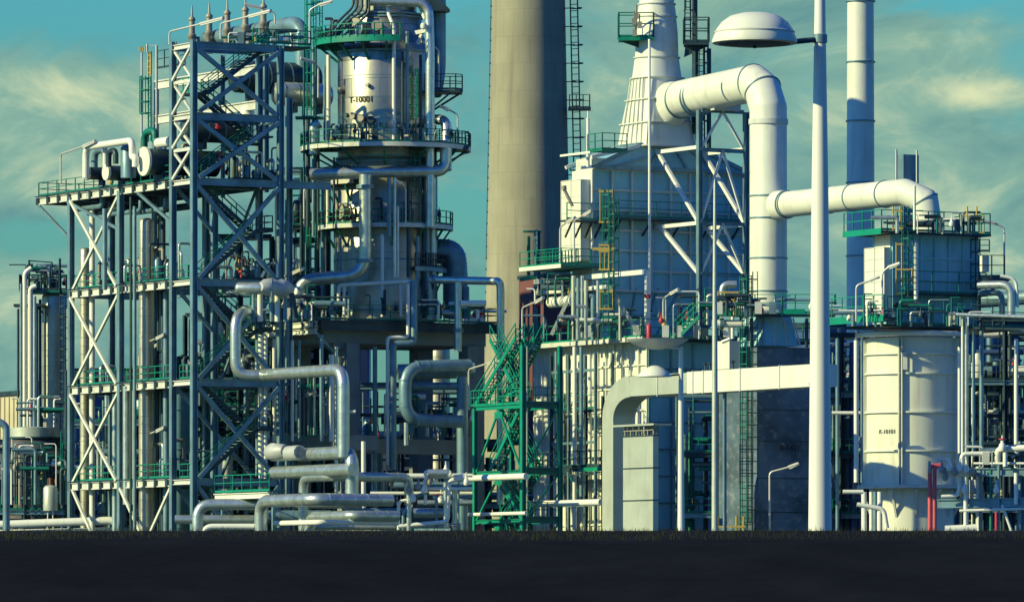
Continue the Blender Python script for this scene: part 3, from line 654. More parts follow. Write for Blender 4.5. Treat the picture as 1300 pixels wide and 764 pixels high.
# two projecting landings on the right
for py, xa, xb in ((118, 540, 587), (190, 555, 595)):
    z = zc(py); c = Vector((CC.x + cpx((xa + xb) / 2), CC.y - 1.6, z)); w = cpx(xb) - cpx(xa)
    p = MB().cbox(c - Zv * .1, Vector((w, 0, 0)), Vector((0, 2.4, 0)), Zv * .2).build('side_platform', 'dark', colm)
    q = [c + Vector((-w / 2, -1.2, .0)), c + Vector((w / 2 - .5, -1.2, 0)), c + Vector((w / 2, -.5, 0)), c + Vector((w / 2, 1.2, 0)), c + Vector((-w / 2, 1.2, 0))]
    rail_mb(q, h=1.25, step=1.0).build('railing', 'dark', p)
    MB().beam(c + Vector((w / 2 - .2, 0, -.2)), c + Vector((-w / 2, 0, -1.9)), .16, .16).beam(c + Vector((w / 2 - .9, -1, -.2)), c + Vector((-w / 2, -1, -1.9)), .14, .14).build('bracket', 'dark', p)
ladder_mb(Vector((CC.x + cpx(524), CC.y - 3.2, zc(188))), Vector((CC.x + cpx(524), CC.y - 3.2, zc(92))), Vector((.25, -1, 0)), .6, t=.07).build('ladder', 'green', colm)
ladder_mb(Vector((CC.x + cpx(400), CC.y - 1.2, zc(188))), Vector((CC.x + cpx(400), CC.y - 1.2, zc(0))), Vector((-1, -.4, 0)), .6, t=.07).build('ladder', 'green', colm)
ladder_mb(Vector((CC.x + cpx(528), CC.y - 3.9, zc(288))), Vector((CC.x + cpx(528), CC.y - 3.9, zc(198))), Vector((.25, -1, 0)), .6, t=.07).build('ladder', 'dgreen', colm)
ladder_mb(Vector((CC.x + cpx(401), CC.y + .2, zc(407))), Vector((CC.x + cpx(401), CC.y + .2, zc(288))), Vector((-1, -.2, 0)), .6, t=.07).build('ladder', 'green', colm)
ladder_mb(Vector((CC.x + cpx(408), CC.y - 1.2, zc(55))), Vector((CC.x + cpx(408), CC.y - 1.2, zc(-40))), Vector((-1, -.4, 0)), .6, t=.07).build('ladder', 'green', colm)
# manway, nozzles, small platform gear
def nozz(phi, py, r, L, m='column2', rad=None, fl=True):
    a = R(phi); d = Vector((math.sin(a), -math.cos(a), 0)); c = c0 + d * ((rad or 3.8) - .1) + Zv * zc(py); mb = MB().cyl(c, c + d * L, r, 18)
    if fl: mb.cyl(c + d * (L - .12), c + d * (L + .1), r * 1.35, 18)
    mb.build('nozzle', m, colm)
nozz(-55, 181, .55, 1.0, 'clad'); nozz(-48, 272, .5, .8, 'vent', 4.1); nozz(28, 85, .2, .5); nozz(30, 160, .15, .4); nozz(-20, 113, .12, .3); nozz(-62, 118, .2, .35, 'vent'); nozz(-10, 38, .3, .9, 'vent', 2.9); nozz(-35, 40, .55, 1.2, 'vent', 2.9)
nozz(-34, 152, .2, .8, 'vent'); nozz(-24, 155, .22, .9, 'vent'); nozz(-14, 157, .2, .7, 'dark'); nozz(-40, 151, .14, 1.0, 'dark')
for i, (px, py, h) in enumerate([(452, 186, 26), (461, 186, 30), (475, 186, 24), (436, 186, 20), (467, 186, 22)]):
    c = Vector((CC.x + cpx(px), CC.y - 4.6 - i * .1, zc(188))); MB().tube([c, c + Zv * h * .055, c + Zv * h * .055 + V * -.5], .07, 8, bend=.15).lathe(c + Zv * h * .03, [(.01, 0), (.16, .05), (.16, .3), (.01, .35)], 8).build('instrument_stub', 'dark', colm)
# curved conduits swept down the upper left of the column
for i, (xa, xb) in enumerate([(450, 444), (455, 449), (461, 452), (467, 455), (470, 462)]):
    p = [Vector((CC.x + cpx(xa) , CC.y - 3.0, zc(-20))), Vector((CC.x + cpx(xa), CC.y - 3.1, zc(14 + 2 * i))), Vector((CC.x + cpx(xb) - .8, CC.y - 3.2, zc(32 + 2 * i))), Vector((CC.x + cpx(xb) - 1.6, CC.y - 3.5, zc(52)))]
    MB().tube(p, .1, 8, bend=.5).build('conduit', 'dark', colm)

G = 'pipes around the big column'
def cP(px, py, dy): return Vector((CC.x + (px - 650) / 8000 * (CY + dy) - CC.x, CY + dy, zat(py, CY + dy)))
pipe('fat blunt-ended level pipe wrapping the big column below the lower ring platform', [cP(394, 222, -4.9), cP(468, 218.5, -5.6), cP(566, 217, -4.0), cP(566, 178, -4.0)], .47, 'clad', group=G, bend=.9, bands=2.3)
pipe('fat pipe hooking over from the column to the right and down above the right landing', [cP(546, 152, -1.5), cP(567, 152, -2.5), cP(567, 216, -3.5)], .40, 'clad', group=G, bend=.9)
pipe('large bright pipe dropping in front of the column, then running left and down', [cP(464, 222, -5.7), cP(464, 349, -5.7), cP(379, 356, -5.4), cP(379, 402, -5.4)], .50, 'clad', group=G, bend=1.7, flanges=((0, .12), (0, .86)), bands=2.0)
pipe('tall thin white riser up the middle front of the big column', [cP(492, -20, -3.6), cP(492, 15, -3.8), cP(500, 34, -4.3), cP(500, 186, -4.3)], .15, 'pole', group=G, bands=0, bend=.5)
pipe('bright pipe down the right side of the column with a level run at its top', [cP(470, 2, -4.2), cP(544, 4, -4.0), cP(546, 62, -4.2), cP(546, 288, -4.4)], .36, 'clad', group=G, bend=1.0)
pipe('dark fat vertical pipe at the far right of the column top', [cP(558, -30, 0), cP(558, 92, 0), cP(553, 120, -1.0)], .5, 'steel', group=G, bend=1.5)
pipe('vertical pipe right of the column shell below the lower ring platform', [cP(549, 226, -2), cP(549, 352, -2)], .32, 'clad', group=G)
pipe('second vertical pipe hugging the right edge of the lower shell', [cP(542, 226, -3), cP(542, 400, -3)], .2, 'steel', group=G)
pipe('pair pipe, left one, down the shaded middle of the lower column', [cP(494, 226, -5.7), cP(494, 300, -5.7)], .17, 'steel', group=G, bands=0)
pipe('pair pipe, right one, down the shaded middle of the lower column', [cP(501, 226, -5.6), cP(501, 352, -5.6)], .13, 'clad', group=G, bands=0)
pipe('thin pale vertical line ending at the base deck railing before the column', [cP(485.5, 298, -5.4), cP(485.5, 402, -5.4)], .14, 'pole', group=G, bands=0)
pipe('thin vertical line in the shade, rightmost of the lines in front of the lower column', [cP(505, 262, -5.4), cP(505, 352, -5.4)], .10, 'pole', group=G, bands=0)
pipe('pale goose-neck line left of the column between the ring platforms', [cP(399, 196, -3), cP(399, 160, -3), cP(406, 156, -3)], .42, 'clad', group=G, bend=.9)
pipe('pipe rising along the left edge of the upper column shell', [cP(417, 186, -1.4), cP(417, 70, -1.4)], .17, 'pole', group=G, bands=0)
pipe('very thin line left of the pipe at the upper column shell edge', [cP(412, 186, -1.4), cP(412, 84, -1.4)], .09, 'steel', group=G, bands=0)
pipe('short white pipe left of the lower shell above the middle ring platform', [cP(416, 287, -2.6), cP(416, 234, -2.6)], .13, 'white', group=G, bands=0)
pipe('huge ribbed elbow curving out of the right side of the lower column and down', [cP(548, 319, 1), cP(575, 319, 1), cP(578, 342, 1), cP(578, 404, 1)], .98, 'steel', bands=.42, bend=2.0, name='ducted_elbow', n=26, group=G)
pipe('wide cylinder standing under the ribbed elbow at the right of the base deck', [cP(590, 404, .3), cP(590, 364, .3)], .36, 'steel', group=G)
pipe('long pipe leaving the column to the right and turning down past the deck corner', [cP(547, 355, -4.3), cP(634, 357, -6.5), cP(635.5, 366, -6.5), cP(635.5, 640, -6.5)], .31, 'clad', bend=.9, flanges=((0, .05), (2, .27)))
pipe('pipe dropping from the long right pipe through the deck edge to the lower loop', [cP(581.5, 358, -5.6), cP(581.5, 446, -5.6)], .29, 'clad', flanges=((0, .7),))
pipe('zigzag pipe, outer one, across the deck beam below the column', [cP(518, 360, -6.4), cP(518, 428, -6.6), cP(492, 428, -6.9), cP(492, 590, -6.9)], .14, 'pole', bands=0, bend=.3)
pipe('zigzag pipe, inner one, across the deck beam below the column', [cP(525.5, 356, -6.2), cP(525.5, 436, -6.5), cP(499, 436, -6.8), cP(499, 596, -6.8)], .28, 'steel', bend=.45)
pipe('pipe bracket line running level above the base deck in front of the column foot', [cP(430, 382, -5.8), cP(430, 362, -5.8), cP(526, 357, -5.8), cP(526, 400, -5.8)], .14, 'pole', bands=0, bend=.25)
for i, px in enumerate((437, 443, 509)): pipe(['short stub pipe, left one, below the level bracket line', 'short stub pipe, middle one, below the level bracket line', 'stub pipe right of the others below the level bracket line'][i], [cP(px, 361, -5.7), cP(px, 402, -5.7)], .12, 'pole' if i != 1 else 'steel', bands=0)
# roof-like hood and struts at the column top right
mb = MB(); c = cP(553, 0, -1)
hood = thing('column_top_canopy', 'dark pointed canopy beside the column top', 'canopy', cP(553, 10, -1))
MB().prism([cP(534, -6, -2.2), cP(553, -6, -2.2), cP(571, 12, -2.2), cP(566, 14, -2.2), cP(545, 14, -2.2)], Vector((0, 2.4, 0))).build('roof', 'dark', hood)
MB().beam(cP(547, 38, -4.4), cP(528, 42, -3.2), .3, .3).beam(cP(544, 24, -4), cP(530, 56, -3.4), .22, .22).beam(cP(540, 24, -4), cP(533, 8, -3.4), .25, .25).build('strut', 'beam', hood)
MB().lathe(cP(538, 38, -4.7) , [(.01, 0), (.22, .08), (.28, .28), (.22, .48), (.01, .56)], 14).build('float_ball', 'white', None, label='round white knob beside the column top', cat='knob')
for lab, pp, h, rc in (('hooked lamp on the upper right landing of the column', cP(557, 112, -2.5), 3.0, Vector((-.95, -.3, 0))), ('hooked lamp standing on the lower right landing of the column', cP(581, 186, -2.5), 2.5, Vector((-1.0, -.3, 0))), ('hooked lamp on the middle ring platform in front of the shaded shell', cP(515, 286, -5.0), 2.9, Vector((-.6, -.4, 0)))):
    floodlight(lab, pp, h, rc, tip=.35)
floodlight('tall hooked lamp left of the column between the upper deck and the middle ring platform', cP(386, 288, -4.5), 3.0, Vector((1.5, -.3, 0)), tip=.5)
floodlight('hooked lamp post in the corner between the steel tower and the column top', cP(393, 55, -4.5), 2.6, Vector((1.2, -.3, 0)), tip=.5)
floodlight('pale hooked lamp on the small green landing left of the upper column', cP(404, 124, -3), 2.4, Vector((-.8, -.3, 0)), tip=.5)
floodlight('slanted tubular lamp on the base deck left of the falling pipe', cP(352, 402, -8), 2.9, V * 3.2, tip=.9)
floodlight('lamp low on the lower concrete level in the dark', P(375, 553, 489), 2.7, V * 2.4, tip=.7)
floodlight('slanted lamp on a thin post right of the pipe loop beside the green stair tower', P(595, 520, 484), 3.1, V * 4.0, tip=1.1)
# little green platform left of the column
lp = thing('small_platform', 'small green landing between the steel tower and the upper column', 'platform', cP(396, 150, -2.5))
MB().cbox(cP(393, 150, -2.5), Vector((2.2, 0, 0)), Vector((0, 1.6, 0)), Zv * .15).build('floor_plate', 'dgreen', lp)
rail_mb([cP(384, 150, -3.4), cP(401, 150, -3.4), cP(401, 150, -1.8)], h=1.2, step=.8).build('railing', 'dgreen', lp)
for px in (386, 401): MB().beam(cP(px, 400, -2.6), cP(px, 60, -2.6), .12, .12).build('post', 'dgreen', lp)

rr = random.Random(11)
gear = thing('platform_piping', 'small dark pipes, valves and stubs crowded on the ring platforms of the big column', 'process equipment', Vector((CC.x, CC.y - 4.2, zc(188))))
for py, r0, r1, n in ((188, 4.2, 6.2, 26), (288, 4.4, 5.1, 14), (55, 3.9, 5.2, 12), (404, 4.6, 6.5, 26)):
    for i in range(n):
        a = R(rr.uniform(-165, -15)) if py != 55 else R(rr.uniform(-200, -90)); r = rr.uniform(r0, r1); c = Vector((CC.x + r * math.cos(a), CC.y + r * math.sin(a), zc(py) + .02)); k = rr.random(); h = rr.uniform(.5, 1.9)
        if k < .55: MB().tube([c, c + Zv * h, c + Zv * h + Vector((rr.uniform(-.6, .6), rr.uniform(-.4, .4), 0))], rr.choice((.05, .08, .11)), 8, bend=.2).build('pipe', rr.choice(('dark', 'steel', 'dark', 'vent')), gear)
        elif k < .85: valve_mb(c + Zv * h * .5, .12).build('valve', rr.choice(('vent', 'dark', 'dark', 'yellow')), gear)
        else: MB().cbox(c + Zv * .5, Vector((.4, 0, 0)), Vector((0, .3, 0)), Zv * .9).build('junction_box', rr.choice(('steel', 'dgreen', 'dark')), gear)
for i, (px, py0, py1, dy, r, m_, lab) in enumerate([(424, 287, 200, -3.4, .1, 'dark', 'thin dark riser at the left edge of the lower shell'), (432, 404, 300, -4.2, .1, 'steel', 'thin riser on the lit left of the lower shell below the middle platform'), (511, 180, 66, -4.2, .1, 'dark', 'thin dark conduit just right of the white riser on the upper shell'),
    (517, 186, 40, -4.0, .14, 'steel', 'grey conduit between the white riser and the green ladder'), (534, 186, 70, -3.4, .12, 'dark', 'dark conduit right of the green ladder on the upper shell'), (538, 404, 200, -3.4, .14, 'dark', 'dark riser near the right edge of the lower shell'), (530, 404, 300, -3.9, .16, 'steel', 'grey riser low on the shaded side of the column'), (518, 352, 226, -4.6, .12, 'dark', 'dark line in the middle of the shaded lower shell'),
    (552, 300, 190, -2, .16, 'dark', 'dark vertical pipe just outside the right edge of the column'), (410, 404, 226, -1.0, .16, 'steel', 'grey riser just outside the left edge of the lower shell'), (404, 404, 196, .5, .12, 'dark', 'dark riser outside the left edge of the lower shell'), (398, 300, 60, -1.5, .13, 'steel', 'grey riser between the steel tower and the upper shell'), (391, 400, 150, 1, .18, 'dark', 'thick dark riser between the steel tower and the column')]):
    pipe(lab, [cP(px, py0, dy), cP(px, py1, dy)], r, m_, bands=0)
ringplat(232, 4.15, 4.9, -190, -120, br=3, rail='dark'); ringplat(342, 4.15, 4.8, -60, 10, br=3, rail='dark', top='steel')
# ------------------------------------------------------------------ C  concrete chimney, white stack
ch = thing('chimney', 'massive round bare concrete chimney, lit on its left side', 'chimney', Vector((P(671, 700, 560).x, 560, 0)))
cb = ch.location.copy(); ztop = zat(-107, 560)
MB().lathe(cb, [(4.25, 0), (3.85, zat(420, 560)), (3.56, zat(230, 560)), (3.25, zat(0, 560)), (3.1, ztop - 1), (3.25, ztop - 1), (3.25, ztop), (2.9, ztop), (2.9, ztop - 3), (.01, ztop - 3)], 80).build('shaft', 'chim', ch)
def chx(z): return 3.25 + (zat(0, 560) - z) * .0192
zb, zt = zat(330, 560), ztop - 1
m1 = MB(); a = Vector((cb.x + chx(zb) + .8, cb.y - 1.2, zb)); b = Vector((cb.x + chx(zt) + .75, cb.y - 1.2, zt))
mid = zat(140, 560); t = (mid - zb) / (zt - zb); c = a + (b - a) * t
def lad(p, q):
    side = Vector((.75, -.66, 0))
    for k in (-.42, .42): m1.beam(p + side * k, q + side * k, .09, .09)
    n = int((q.z - p.z) / .55)
    for i in range(n): r = p + (q - p) * ((i + .5) / n); m1.beam(r - side * .42, r + side * .42, .06, .06)
    n = int((q.z - p.z) / 1.5)
    for i in range(n):
        r = p + (q - p) * ((i + .5) / n); o = [r + side * s_ + Vector((.66, .75, 0)) * d_ for s_, d_ in ((-.45, 0), (-.5, .5), (0, .85), (.5, .5), (.45, 0))]
        for u, v in zip(o[:-1], o[1:]): m1.beam(u, v, .06, .1)
        m1.beam(r, r - Vector((1.0, -.5, 0)), .08, .08)
lad(a, c); lad(c, b); m1.build('ladder', 'dark', ch)
p = MB().cbox(c + Vector((.3, 0, 0)), Vector((2.0, 0, 0)), Vector((0, 1.8, 0)), Zv * .2).build('rest_platform', 'dark', ch)
rail_mb([c + Vector((-.6, -.9, 0)), c + Vector((1.2, -.9, 0)), c + Vector((1.2, .9, 0))], h=1.2, step=.6).build('railing', 'dark', p)
mb = MB()
for i in range(30): z = zat(400 - i * 14.5, 560); r = chx(z); mb.cyl(Vector((cb.x - r - .12, cb.y - .3, z)), Vector((cb.x - r + .1, cb.y - .3, z)), .07, 6)
mb.beam(Vector((cb.x - chx(zb) - .08, cb.y - .3, zb)), Vector((cb.x - chx(zt) - .08, cb.y - .3, zt)), .04, .04); mb.build('lightning_cable', 'dark', ch)
yc = 575.0; xc = (1092.5 - 650) / 8000 * yc; w2 = thing('white_stack', 'slim white steel stack with ring flanges, sunlit above and shaded below', 'stack', (xc, yc, 0))
MB().lathe((xc, yc, 0), [(1.27, 0), (1.27, zat(240, yc)), (1.19, zat(-60, yc))], 48).build('shaft', 'white', w2)
for py in (2, 79, 154, 232, 325): MB().lathe((xc, yc, 0), [(1.2, zat(py, yc) - .06), (1.36, zat(py, yc) - .06), (1.36, zat(py, yc) + .06), (1.2, zat(py, yc) + .06)], 48).build('ring_flange', 'steel', w2)
def blob(p, q, rs, n=9, seed=4):
    rr = random.Random(seed); mb = MB(); t = (q - p).normalized(); u = (Zv - t * Zv.dot(t)).normalized(); rings = []
    for i, r in enumerate(rs):
        c = p + (q - p) * (i / (len(rs) - 1)); R_ = mb.ring(c, t, u, r, n, .35); rings.append([c + (v - c) * rr.uniform(.9, 1.1) for v in R_])
    return mb.skin(rings, smooth=False)
# ------------------------------------------------------------------ D  process piping in front of the tables (left of centre)
G = 'process pipes at the foot of the concrete table'
e1 = path((300, 366, 478), [('X', 342)])
cap = thing('capped_pipe', 'short fat pipe with a rounded left end joined to a dented grey box', 'pipe', e1[0])
m_ = MB(); D = (e1[1] - e1[0]).normalized(); m_.skin([m_.ring(e1[0] + D * k, D, Zv, .47 * q, 20) for k, q in ((-.1, .4), (0, .8), (.15, 1))] + [m_.ring(e1[1], D, Zv, .47, 20)]); m_.build('pipe_run', 'clad', cap)
bx = thing('lagged_box', 'dented grey lagged box with sloping ends above the bright deck edge', 'box', P(348, 380, 478.5))
blob(P(331, 364, 477.6), P(371, 367, 479.5), [.35, .62, .72, .6, .68, .72, .55, .3]).build('lagging', 'block', bx)
MB().beam(P(332, 352, 478), P(336, 344, 478), .2, .2).beam(P(345, 353, 477.6), P(345, 376, 477.6), .15, .08).build('strap', 'steel', bx)
MB().beam(P(370, 372, 478.4), P(376, 404, 478.4), .3, .3).build('foot', 'dark', bx)
for i, (px, mm) in enumerate([(322, 'steel'), (330, 'pole'), (345, 'steel'), (352, 'pole'), (362, 'steel')]):
    pipe(['leftmost', 'second', 'third', 'fourth', 'rightmost'][i] + ' short upright pipe standing on the bright edged deck under the grey box', [P(px, 408, 479.5), P(px, 372, 479.5)], .16 + .05 * (i % 2), mm, bands=0, cat='pipe')
pipe('big pipe hooking down left of the deck then running level to the right', path((328, 394, 481), [('P', (299, 398, 478)), ('z', 476), ('X', 334)]), .42, 'clad', group=G, bend=1.3, bands=1.6)
pipe('big bright pipe running level before the concrete table and dropping at its column', path((334, 476, 478), [('V', 436), ('z', 580)]), .45, 'clad', group=G, bend=1.3, bands=1.2)
pipe('pipe with a lagged box at its left end, turning down low in the middle', path((381, 577, 474), [('V', 447), ('z', 630)]), .50, 'clad', group=G, bend=1.2, bands=1.4)
vb = thing('lagged_valve_box', 'dented grey lagging box around a valve at the left end of a low level pipe', 'box', P(360, 590, 474))
blob(P(338, 574, 475), P(362, 573, 473.5), [.3, .6, .66, .70, .62, .66, .5]).build('lagging', 'block', vb)
a_ = along(P(363, 575, 474), V, 381); MB().cyl(P(352, 576, 475), a_, .56, 10).cyl(a_ - (a_ - P(352, 576, 475)).normalized() * .2, a_, .44, 14).build('neck', 'block', vb)
pipe('fat lagged pipe below the lagging box with a wide left end', path((348, 600, 476), [('V', 385), ('V', 449)]), .48, 'clad', group=G, bands=1.5)
pipe('pipe arch spanning the foot of the concrete column, turned down at both ends', path((385, 700, 472), [('z', 606), ('V', 420), ('U', 519), ('z', 628)]), .36, 'clad', group=G, bend=.9, bands=1.1)
pipe('long pipe with one left elbow running level across the foot of the plant', path((331, 700, 468), [('z', 636), ('V', 400), ('U', 497)]), .47, 'clad', group=G, bend=1.2, bands=1.1)
pipe('low level pipe with an elbow at its left end under the long pipe', path((393, 690, 470), [('z', 656), ('V', 448), ('U', 505)]), .40, 'clad', group=G, bend=.9)
pipe('thin double-stepped pipe low across the middle foreground', path((350, 664, 469), [('V', 405), ('U', 505)]), .20, 'pole', group=G, bands=0)
pipe('elbowed pipe low at left in front of the tower foot', path((251, 700, 474), [('z', 640), ('X', 338)]), .42, 'clad', group=G, bend=1.1)
pipe('long low pipe running right from the foot of the left structure', path((222, 659, 477), [('X', 338)]), .34, 'clad', group=G)
pipe('thin low pipe elbow, left one, right of the tower foot', path((259, 700, 469), [('z', 668), ('X', 330)]), .22, 'pole', group=G, bands=0)
pipe('level pipe at the very foot of the plant between the two risers', path((392, 668, 473), [('X', 585)]), .26, 'clad', group=G)
pipe('fat short level pipe low at the right of the manifold', path((525, 651, 472), [('X', 565)]), .36, 'clad', group=G, bend=.8)
pipe('dark level pipe behind the risers at the foot of the concrete table', path((340, 655, 480), [('X', 420)]), .46, 'steel', group=G)
for i, (a, b, y) in enumerate([(375, 460, 641), (440, 560, 648), (400, 520, 672), (505, 600, 604), (500, 600, 616), (470, 600, 626), (530, 600, 638)]):
    pipe(['pale short level pipe just under the long pipe', 'slim level pipe right of the pipe elbow', 'lowest slim level pipe in the middle', 'upper slim level pipe beside the green stair tower foot', 'second slim level pipe beside the green stair tower foot', 'third slim level pipe beside the green stair tower foot', 'lowest slim level pipe beside the green stair tower foot'][i], path((a, y, 475 + i), [('X', b)]), [.25, .2, .16, .2, .28, .14, .22][i], ['clad', 'steel', 'pole', 'pole', 'steel', 'pole', 'clad'][i], group=G, bands=1.5)
# loop of big pipes right of the concrete column
L_ = P(516, 468, 482)
pipe('big pipe loop in the shade right of the concrete column', [P(596, 464, 485), P(514.5, 466, 482), P(514.5, 533, 482), P(586, 535, 484)], .50, 'steel', group='pipe loop under the column table', bend=1.5)  # loop pipes in a darker steel colour that stands in for their shade
pipe('fat dark horizontal pipe behind the top of the pipe loop', [P(505, 472, 485.6), P(602, 470, 486.6)], .6, 'steel', group='pipe loop under the column table')
pipe('fat vertical pipe right of the pipe loop running to the ground', [P(587, 478, 485), P(587, 730, 485)], .44, 'steel', group='pipe loop under the column table')
pipe('level pipe crossing inside the pipe loop', [P(525, 490, 484), P(583, 490, 485)], .3, 'steel', group='pipe loop under the column table')
pipe('thin vertical pipe left of the pipe loop with a pale sunlit lower half', [P(461.5, 680, 484), P(461.5, 560, 484)], .18, 'pole', bands=0)
pipe('slim vertical pipe hanging from the pipe loop lower left corner', [P(515.5, 536, 482), P(515.5, 565, 482)], .17, 'clad', bands=0)
pipe('vertical pipe pair in the shade behind the pipe loop', [P(476, 700, 491), P(476, 440, 491)], .18, 'steel')
for i, (px, y0, y1, Y, r, mm, lab) in enumerate([
    (348, 560, 430, 486, .14, 'pole', 'leftmost pale vertical pipe under the bright edged deck'), (354, 700, 425, 487, .2, 'clad', 'second vertical pipe under the bright edged deck'),
    (371, 560, 432, 485, .12, 'pole', 'third thin vertical pipe under the bright edged deck'), (380, 560, 432, 486, .11, 'steel', 'fourth thin vertical pipe under the bright edged deck'),
    (408, 560, 425, 484, .16, 'steel', 'vertical pipe just left of the falling bright pipe'), (421, 560, 450, 485, .2, 'pole', 'pale vertical pipe between the falling pipe and the concrete column'),
    (331, 700, 425, 484, .2, 'pole', 'pale vertical pipe at the left edge of the concrete table, left one'), (337, 700, 425, 484, .16, 'pole', 'pale vertical pipe at the left edge of the concrete table, right one'),
    (427, 640, 440, 486, .14, 'clad', 'thin vertical pipe touching the lit face of the concrete column')]):
    pipe(lab, [P(px, y0, Y), P(px, y1, Y)], r, mm, bands=0)
# lower level of the table at the left: slab and rail
ls = thing('concrete_platform', 'low concrete platform with green railing between the tower and the concrete column', 'platform', P(341, 700, 490))
oo = P(437, 700, 486); oo.z = 0; al = -(along(oo, V, 341) - oo).dot(V)
MB().obox(fr(oo, 0, 0, zat(571, 486)), U * 3, -V * al, Zv * 1.15).build('slab', 'conc', ls)
for k in (.3, al - 1.3): MB().obox(fr(oo, .3, k, 0), U * .9, -V * .9, Zv * zat(571, 486)).build('pier', 'conc', ls)
rail_mb([fr(oo, .1, .2, zat(571, 486) + 1.15), fr(oo, .1, al, zat(571, 486) + 1.15)], h=1.3).build('railing', 'green', ls)
gp = thing('small_platform', 'small deck with green railing and bright edge low beside the tower', 'platform', P(300, 640, 474))
o2 = P(342, 700, 470); o2.z = 0; al2 = -(along(o2, V, 273) - o2).dot(V)
MB().beam(fr(o2, 0, 0, zat(628, 470)), fr(o2, 0, al2, zat(628, 470)), .3, .45, I=True).build('edge_beam', 'white', gp)
MB().obox(fr(o2, 0, 0, zat(623, 470)), U * 1.4, -V * al2, Zv * .06).build('floor_plate', 'dgreen', gp)
rail_mb([fr(o2, 0, 0, zat(623, 470)), fr(o2, 0, al2, zat(623, 470)), fr(o2, 1.4, al2, zat(623, 470))], h=1.3, step=1.4).build('railing', 'green', gp)
for k in (.3, al2 - .3): MB().beam(fr(o2, .5, k, 0), fr(o2, .5, k, zat(632, 470)), .22, .22).build('leg', 'steel', gp)

# valve manifold
mf = thing('valve_manifold', 'pale pipe manifold with valves and red handwheels in front of the green stair tower', 'manifold', P(545, 730, 470))
def mp(pts, r, m='pole'): MB().tube([P(*p) for p in pts], r, 10, bend=.35).build('pipe', m, mf)
mp([(505, 668, 470), (568, 662, 470), (570, 610, 470), (590, 606, 470)], .17); mp([(506, 672, 470), (506, 636, 470), (520, 634, 470)], .12)
mp([(512, 690, 470), (512, 650, 470), (530, 628, 470), (545, 626, 470)], .13, 'steel'); mp([(540, 640, 470), (540, 604, 470), (600, 603, 470)], .12); mp([(541, 620, 470), (600, 620, 470)], .13)
mp([(566, 700, 471), (566, 612, 471)], .2, 'clad'); mp([(577, 700, 471), (577, 618, 471)], .2, 'clad'); mp([(519, 628, 470), (519, 700, 470)], .2, 'clad'); mp([(582, 690, 470), (582, 604, 470), (600, 604, 470)], .09, 'steel')
mp([(540, 604, 470), (540, 598, 470), (572, 598, 470), (572, 604, 470)], .12); mp([(543, 600, 469), (568, 600, 469)], .28, 'clad'); mp([(554, 700, 471), (554, 632, 471), (600, 630, 471)], .12, 'steel')
for px, py in ((519, 622), (524, 633), (531, 618), (538, 622), (566, 598), (545, 612), (560, 634), (592, 612)):
    v = valve_mb(P(px, py, 469.4), .17).build('valve', 'vent' if px % 2 else 'pole', mf)
for px, py in ((571, 670), (577, 665), (583, 673), (556, 627), (576, 668)):
    wheel_mb(P(px, py, 469), .28).build('handwheel', 'red', mf)
pn = thing('control_panel', 'pale blue-grey panel leaning low in front of the manifold', 'panel', P(548, 690, 468))
MB().cbox(P(549, 680, 468), Vector((2.7, 0, 0)), Vector((0, .5, 0)), Zv * 1.1).build('cabinet', 'panel', pn); MB().cbox(P(549, 680, 467.7), Vector((2.5, 0, 0)), Vector((0, .05, 0)), Zv * .95).build('door', 'block', pn)

# ------------------------------------------------------------------ E  green stair tower
S0 = P(664, 700, 470); S0.z = 0
sA = -(along(S0, V, 603) - S0).dot(V); sB = (along(S0, U, 711) - S0).dot(U)
gs = thing('stair_tower', 'bright green steel stair tower with crossed bracing in front of the panelled wall', 'stair tower', S0)
zg = [zat(y, 470) for y in (438, 515, 599, 661)]
MB().beam(fr(S0, 0, 0, 0), fr(S0, 0, 0, zg[0]), .36, .36, up=U, I=True).build('post', 'green', gs)
MB().beam(fr(S0, 0, sA, 0), fr(S0, 0, sA, zg[1]), .3, .3, up=U, I=True).build('post', 'green', gs)
for b, a in ((sB, 0), (sB, sA)): MB().beam(fr(S0, b, a, 0), fr(S0, b, a, zg[0]), .3, .3, up=U, I=True).build('post', 'green' if a == 0 else 'dgreen', gs)
for z in zg[1:]:
    MB().beam(fr(S0, 0, .2, z), fr(S0, 0, sA - .2, z), .22, .32, I=True).build('beam', 'green', gs); MB().beam(fr(S0, .2, 0, z), fr(S0, sB - .2, 0, z), .22, .3, I=True).build('beam', 'dgreen', gs)
    MB().beam(fr(S0, sB, .2, z), fr(S0, sB, sA - .2, z), .22, .3, I=True).build('beam', 'green', gs)
    MB().obox(fr(S0, .1, .1, z + .16), U * (sB - .2), -V * 1.4, Zv * .06).build('landing', 'dark', gs); MB().obox(fr(S0, .1, sA - 1.6, z + .16), U * (sB - .2), -V * 1.4, Zv * .06).build('landing', 'dark', gs)
    rail_mb([fr(S0, .1, .1, z + .2), fr(S0, sB, .1, z + .2)], h=1.2, step=.9).build('railing', 'dgreen', gs)
for i in range(3):
    t, b = ([zg[1], zg[2], zg[3]][i]) - .2, ([zg[2], zg[3], zg[3] - 4.5][i]) + .1
    MB().beam(fr(S0, 0, sA / 2, t), fr(S0, 0, sA - .2, b), .12, .16).build('brace', 'green', gs); MB().beam(fr(S0, 0, sA / 2, t), fr(S0, 0, .2, b), .12, .16).build('brace', 'green', gs)
    MB().beam(fr(S0, .2, 0, b), fr(S0, sB - .2, 0, t), .1, .14).build('brace', 'green', gs)
    MB().beam(fr(S0, 0, sA / 2 - .6, t - .4), fr(S0, 0, sA / 2 + .6, t - .4), .1, .5).build('gusset', 'green', gs)
zs_ = [zat(432, 472)] + zg[1:] + [.2]
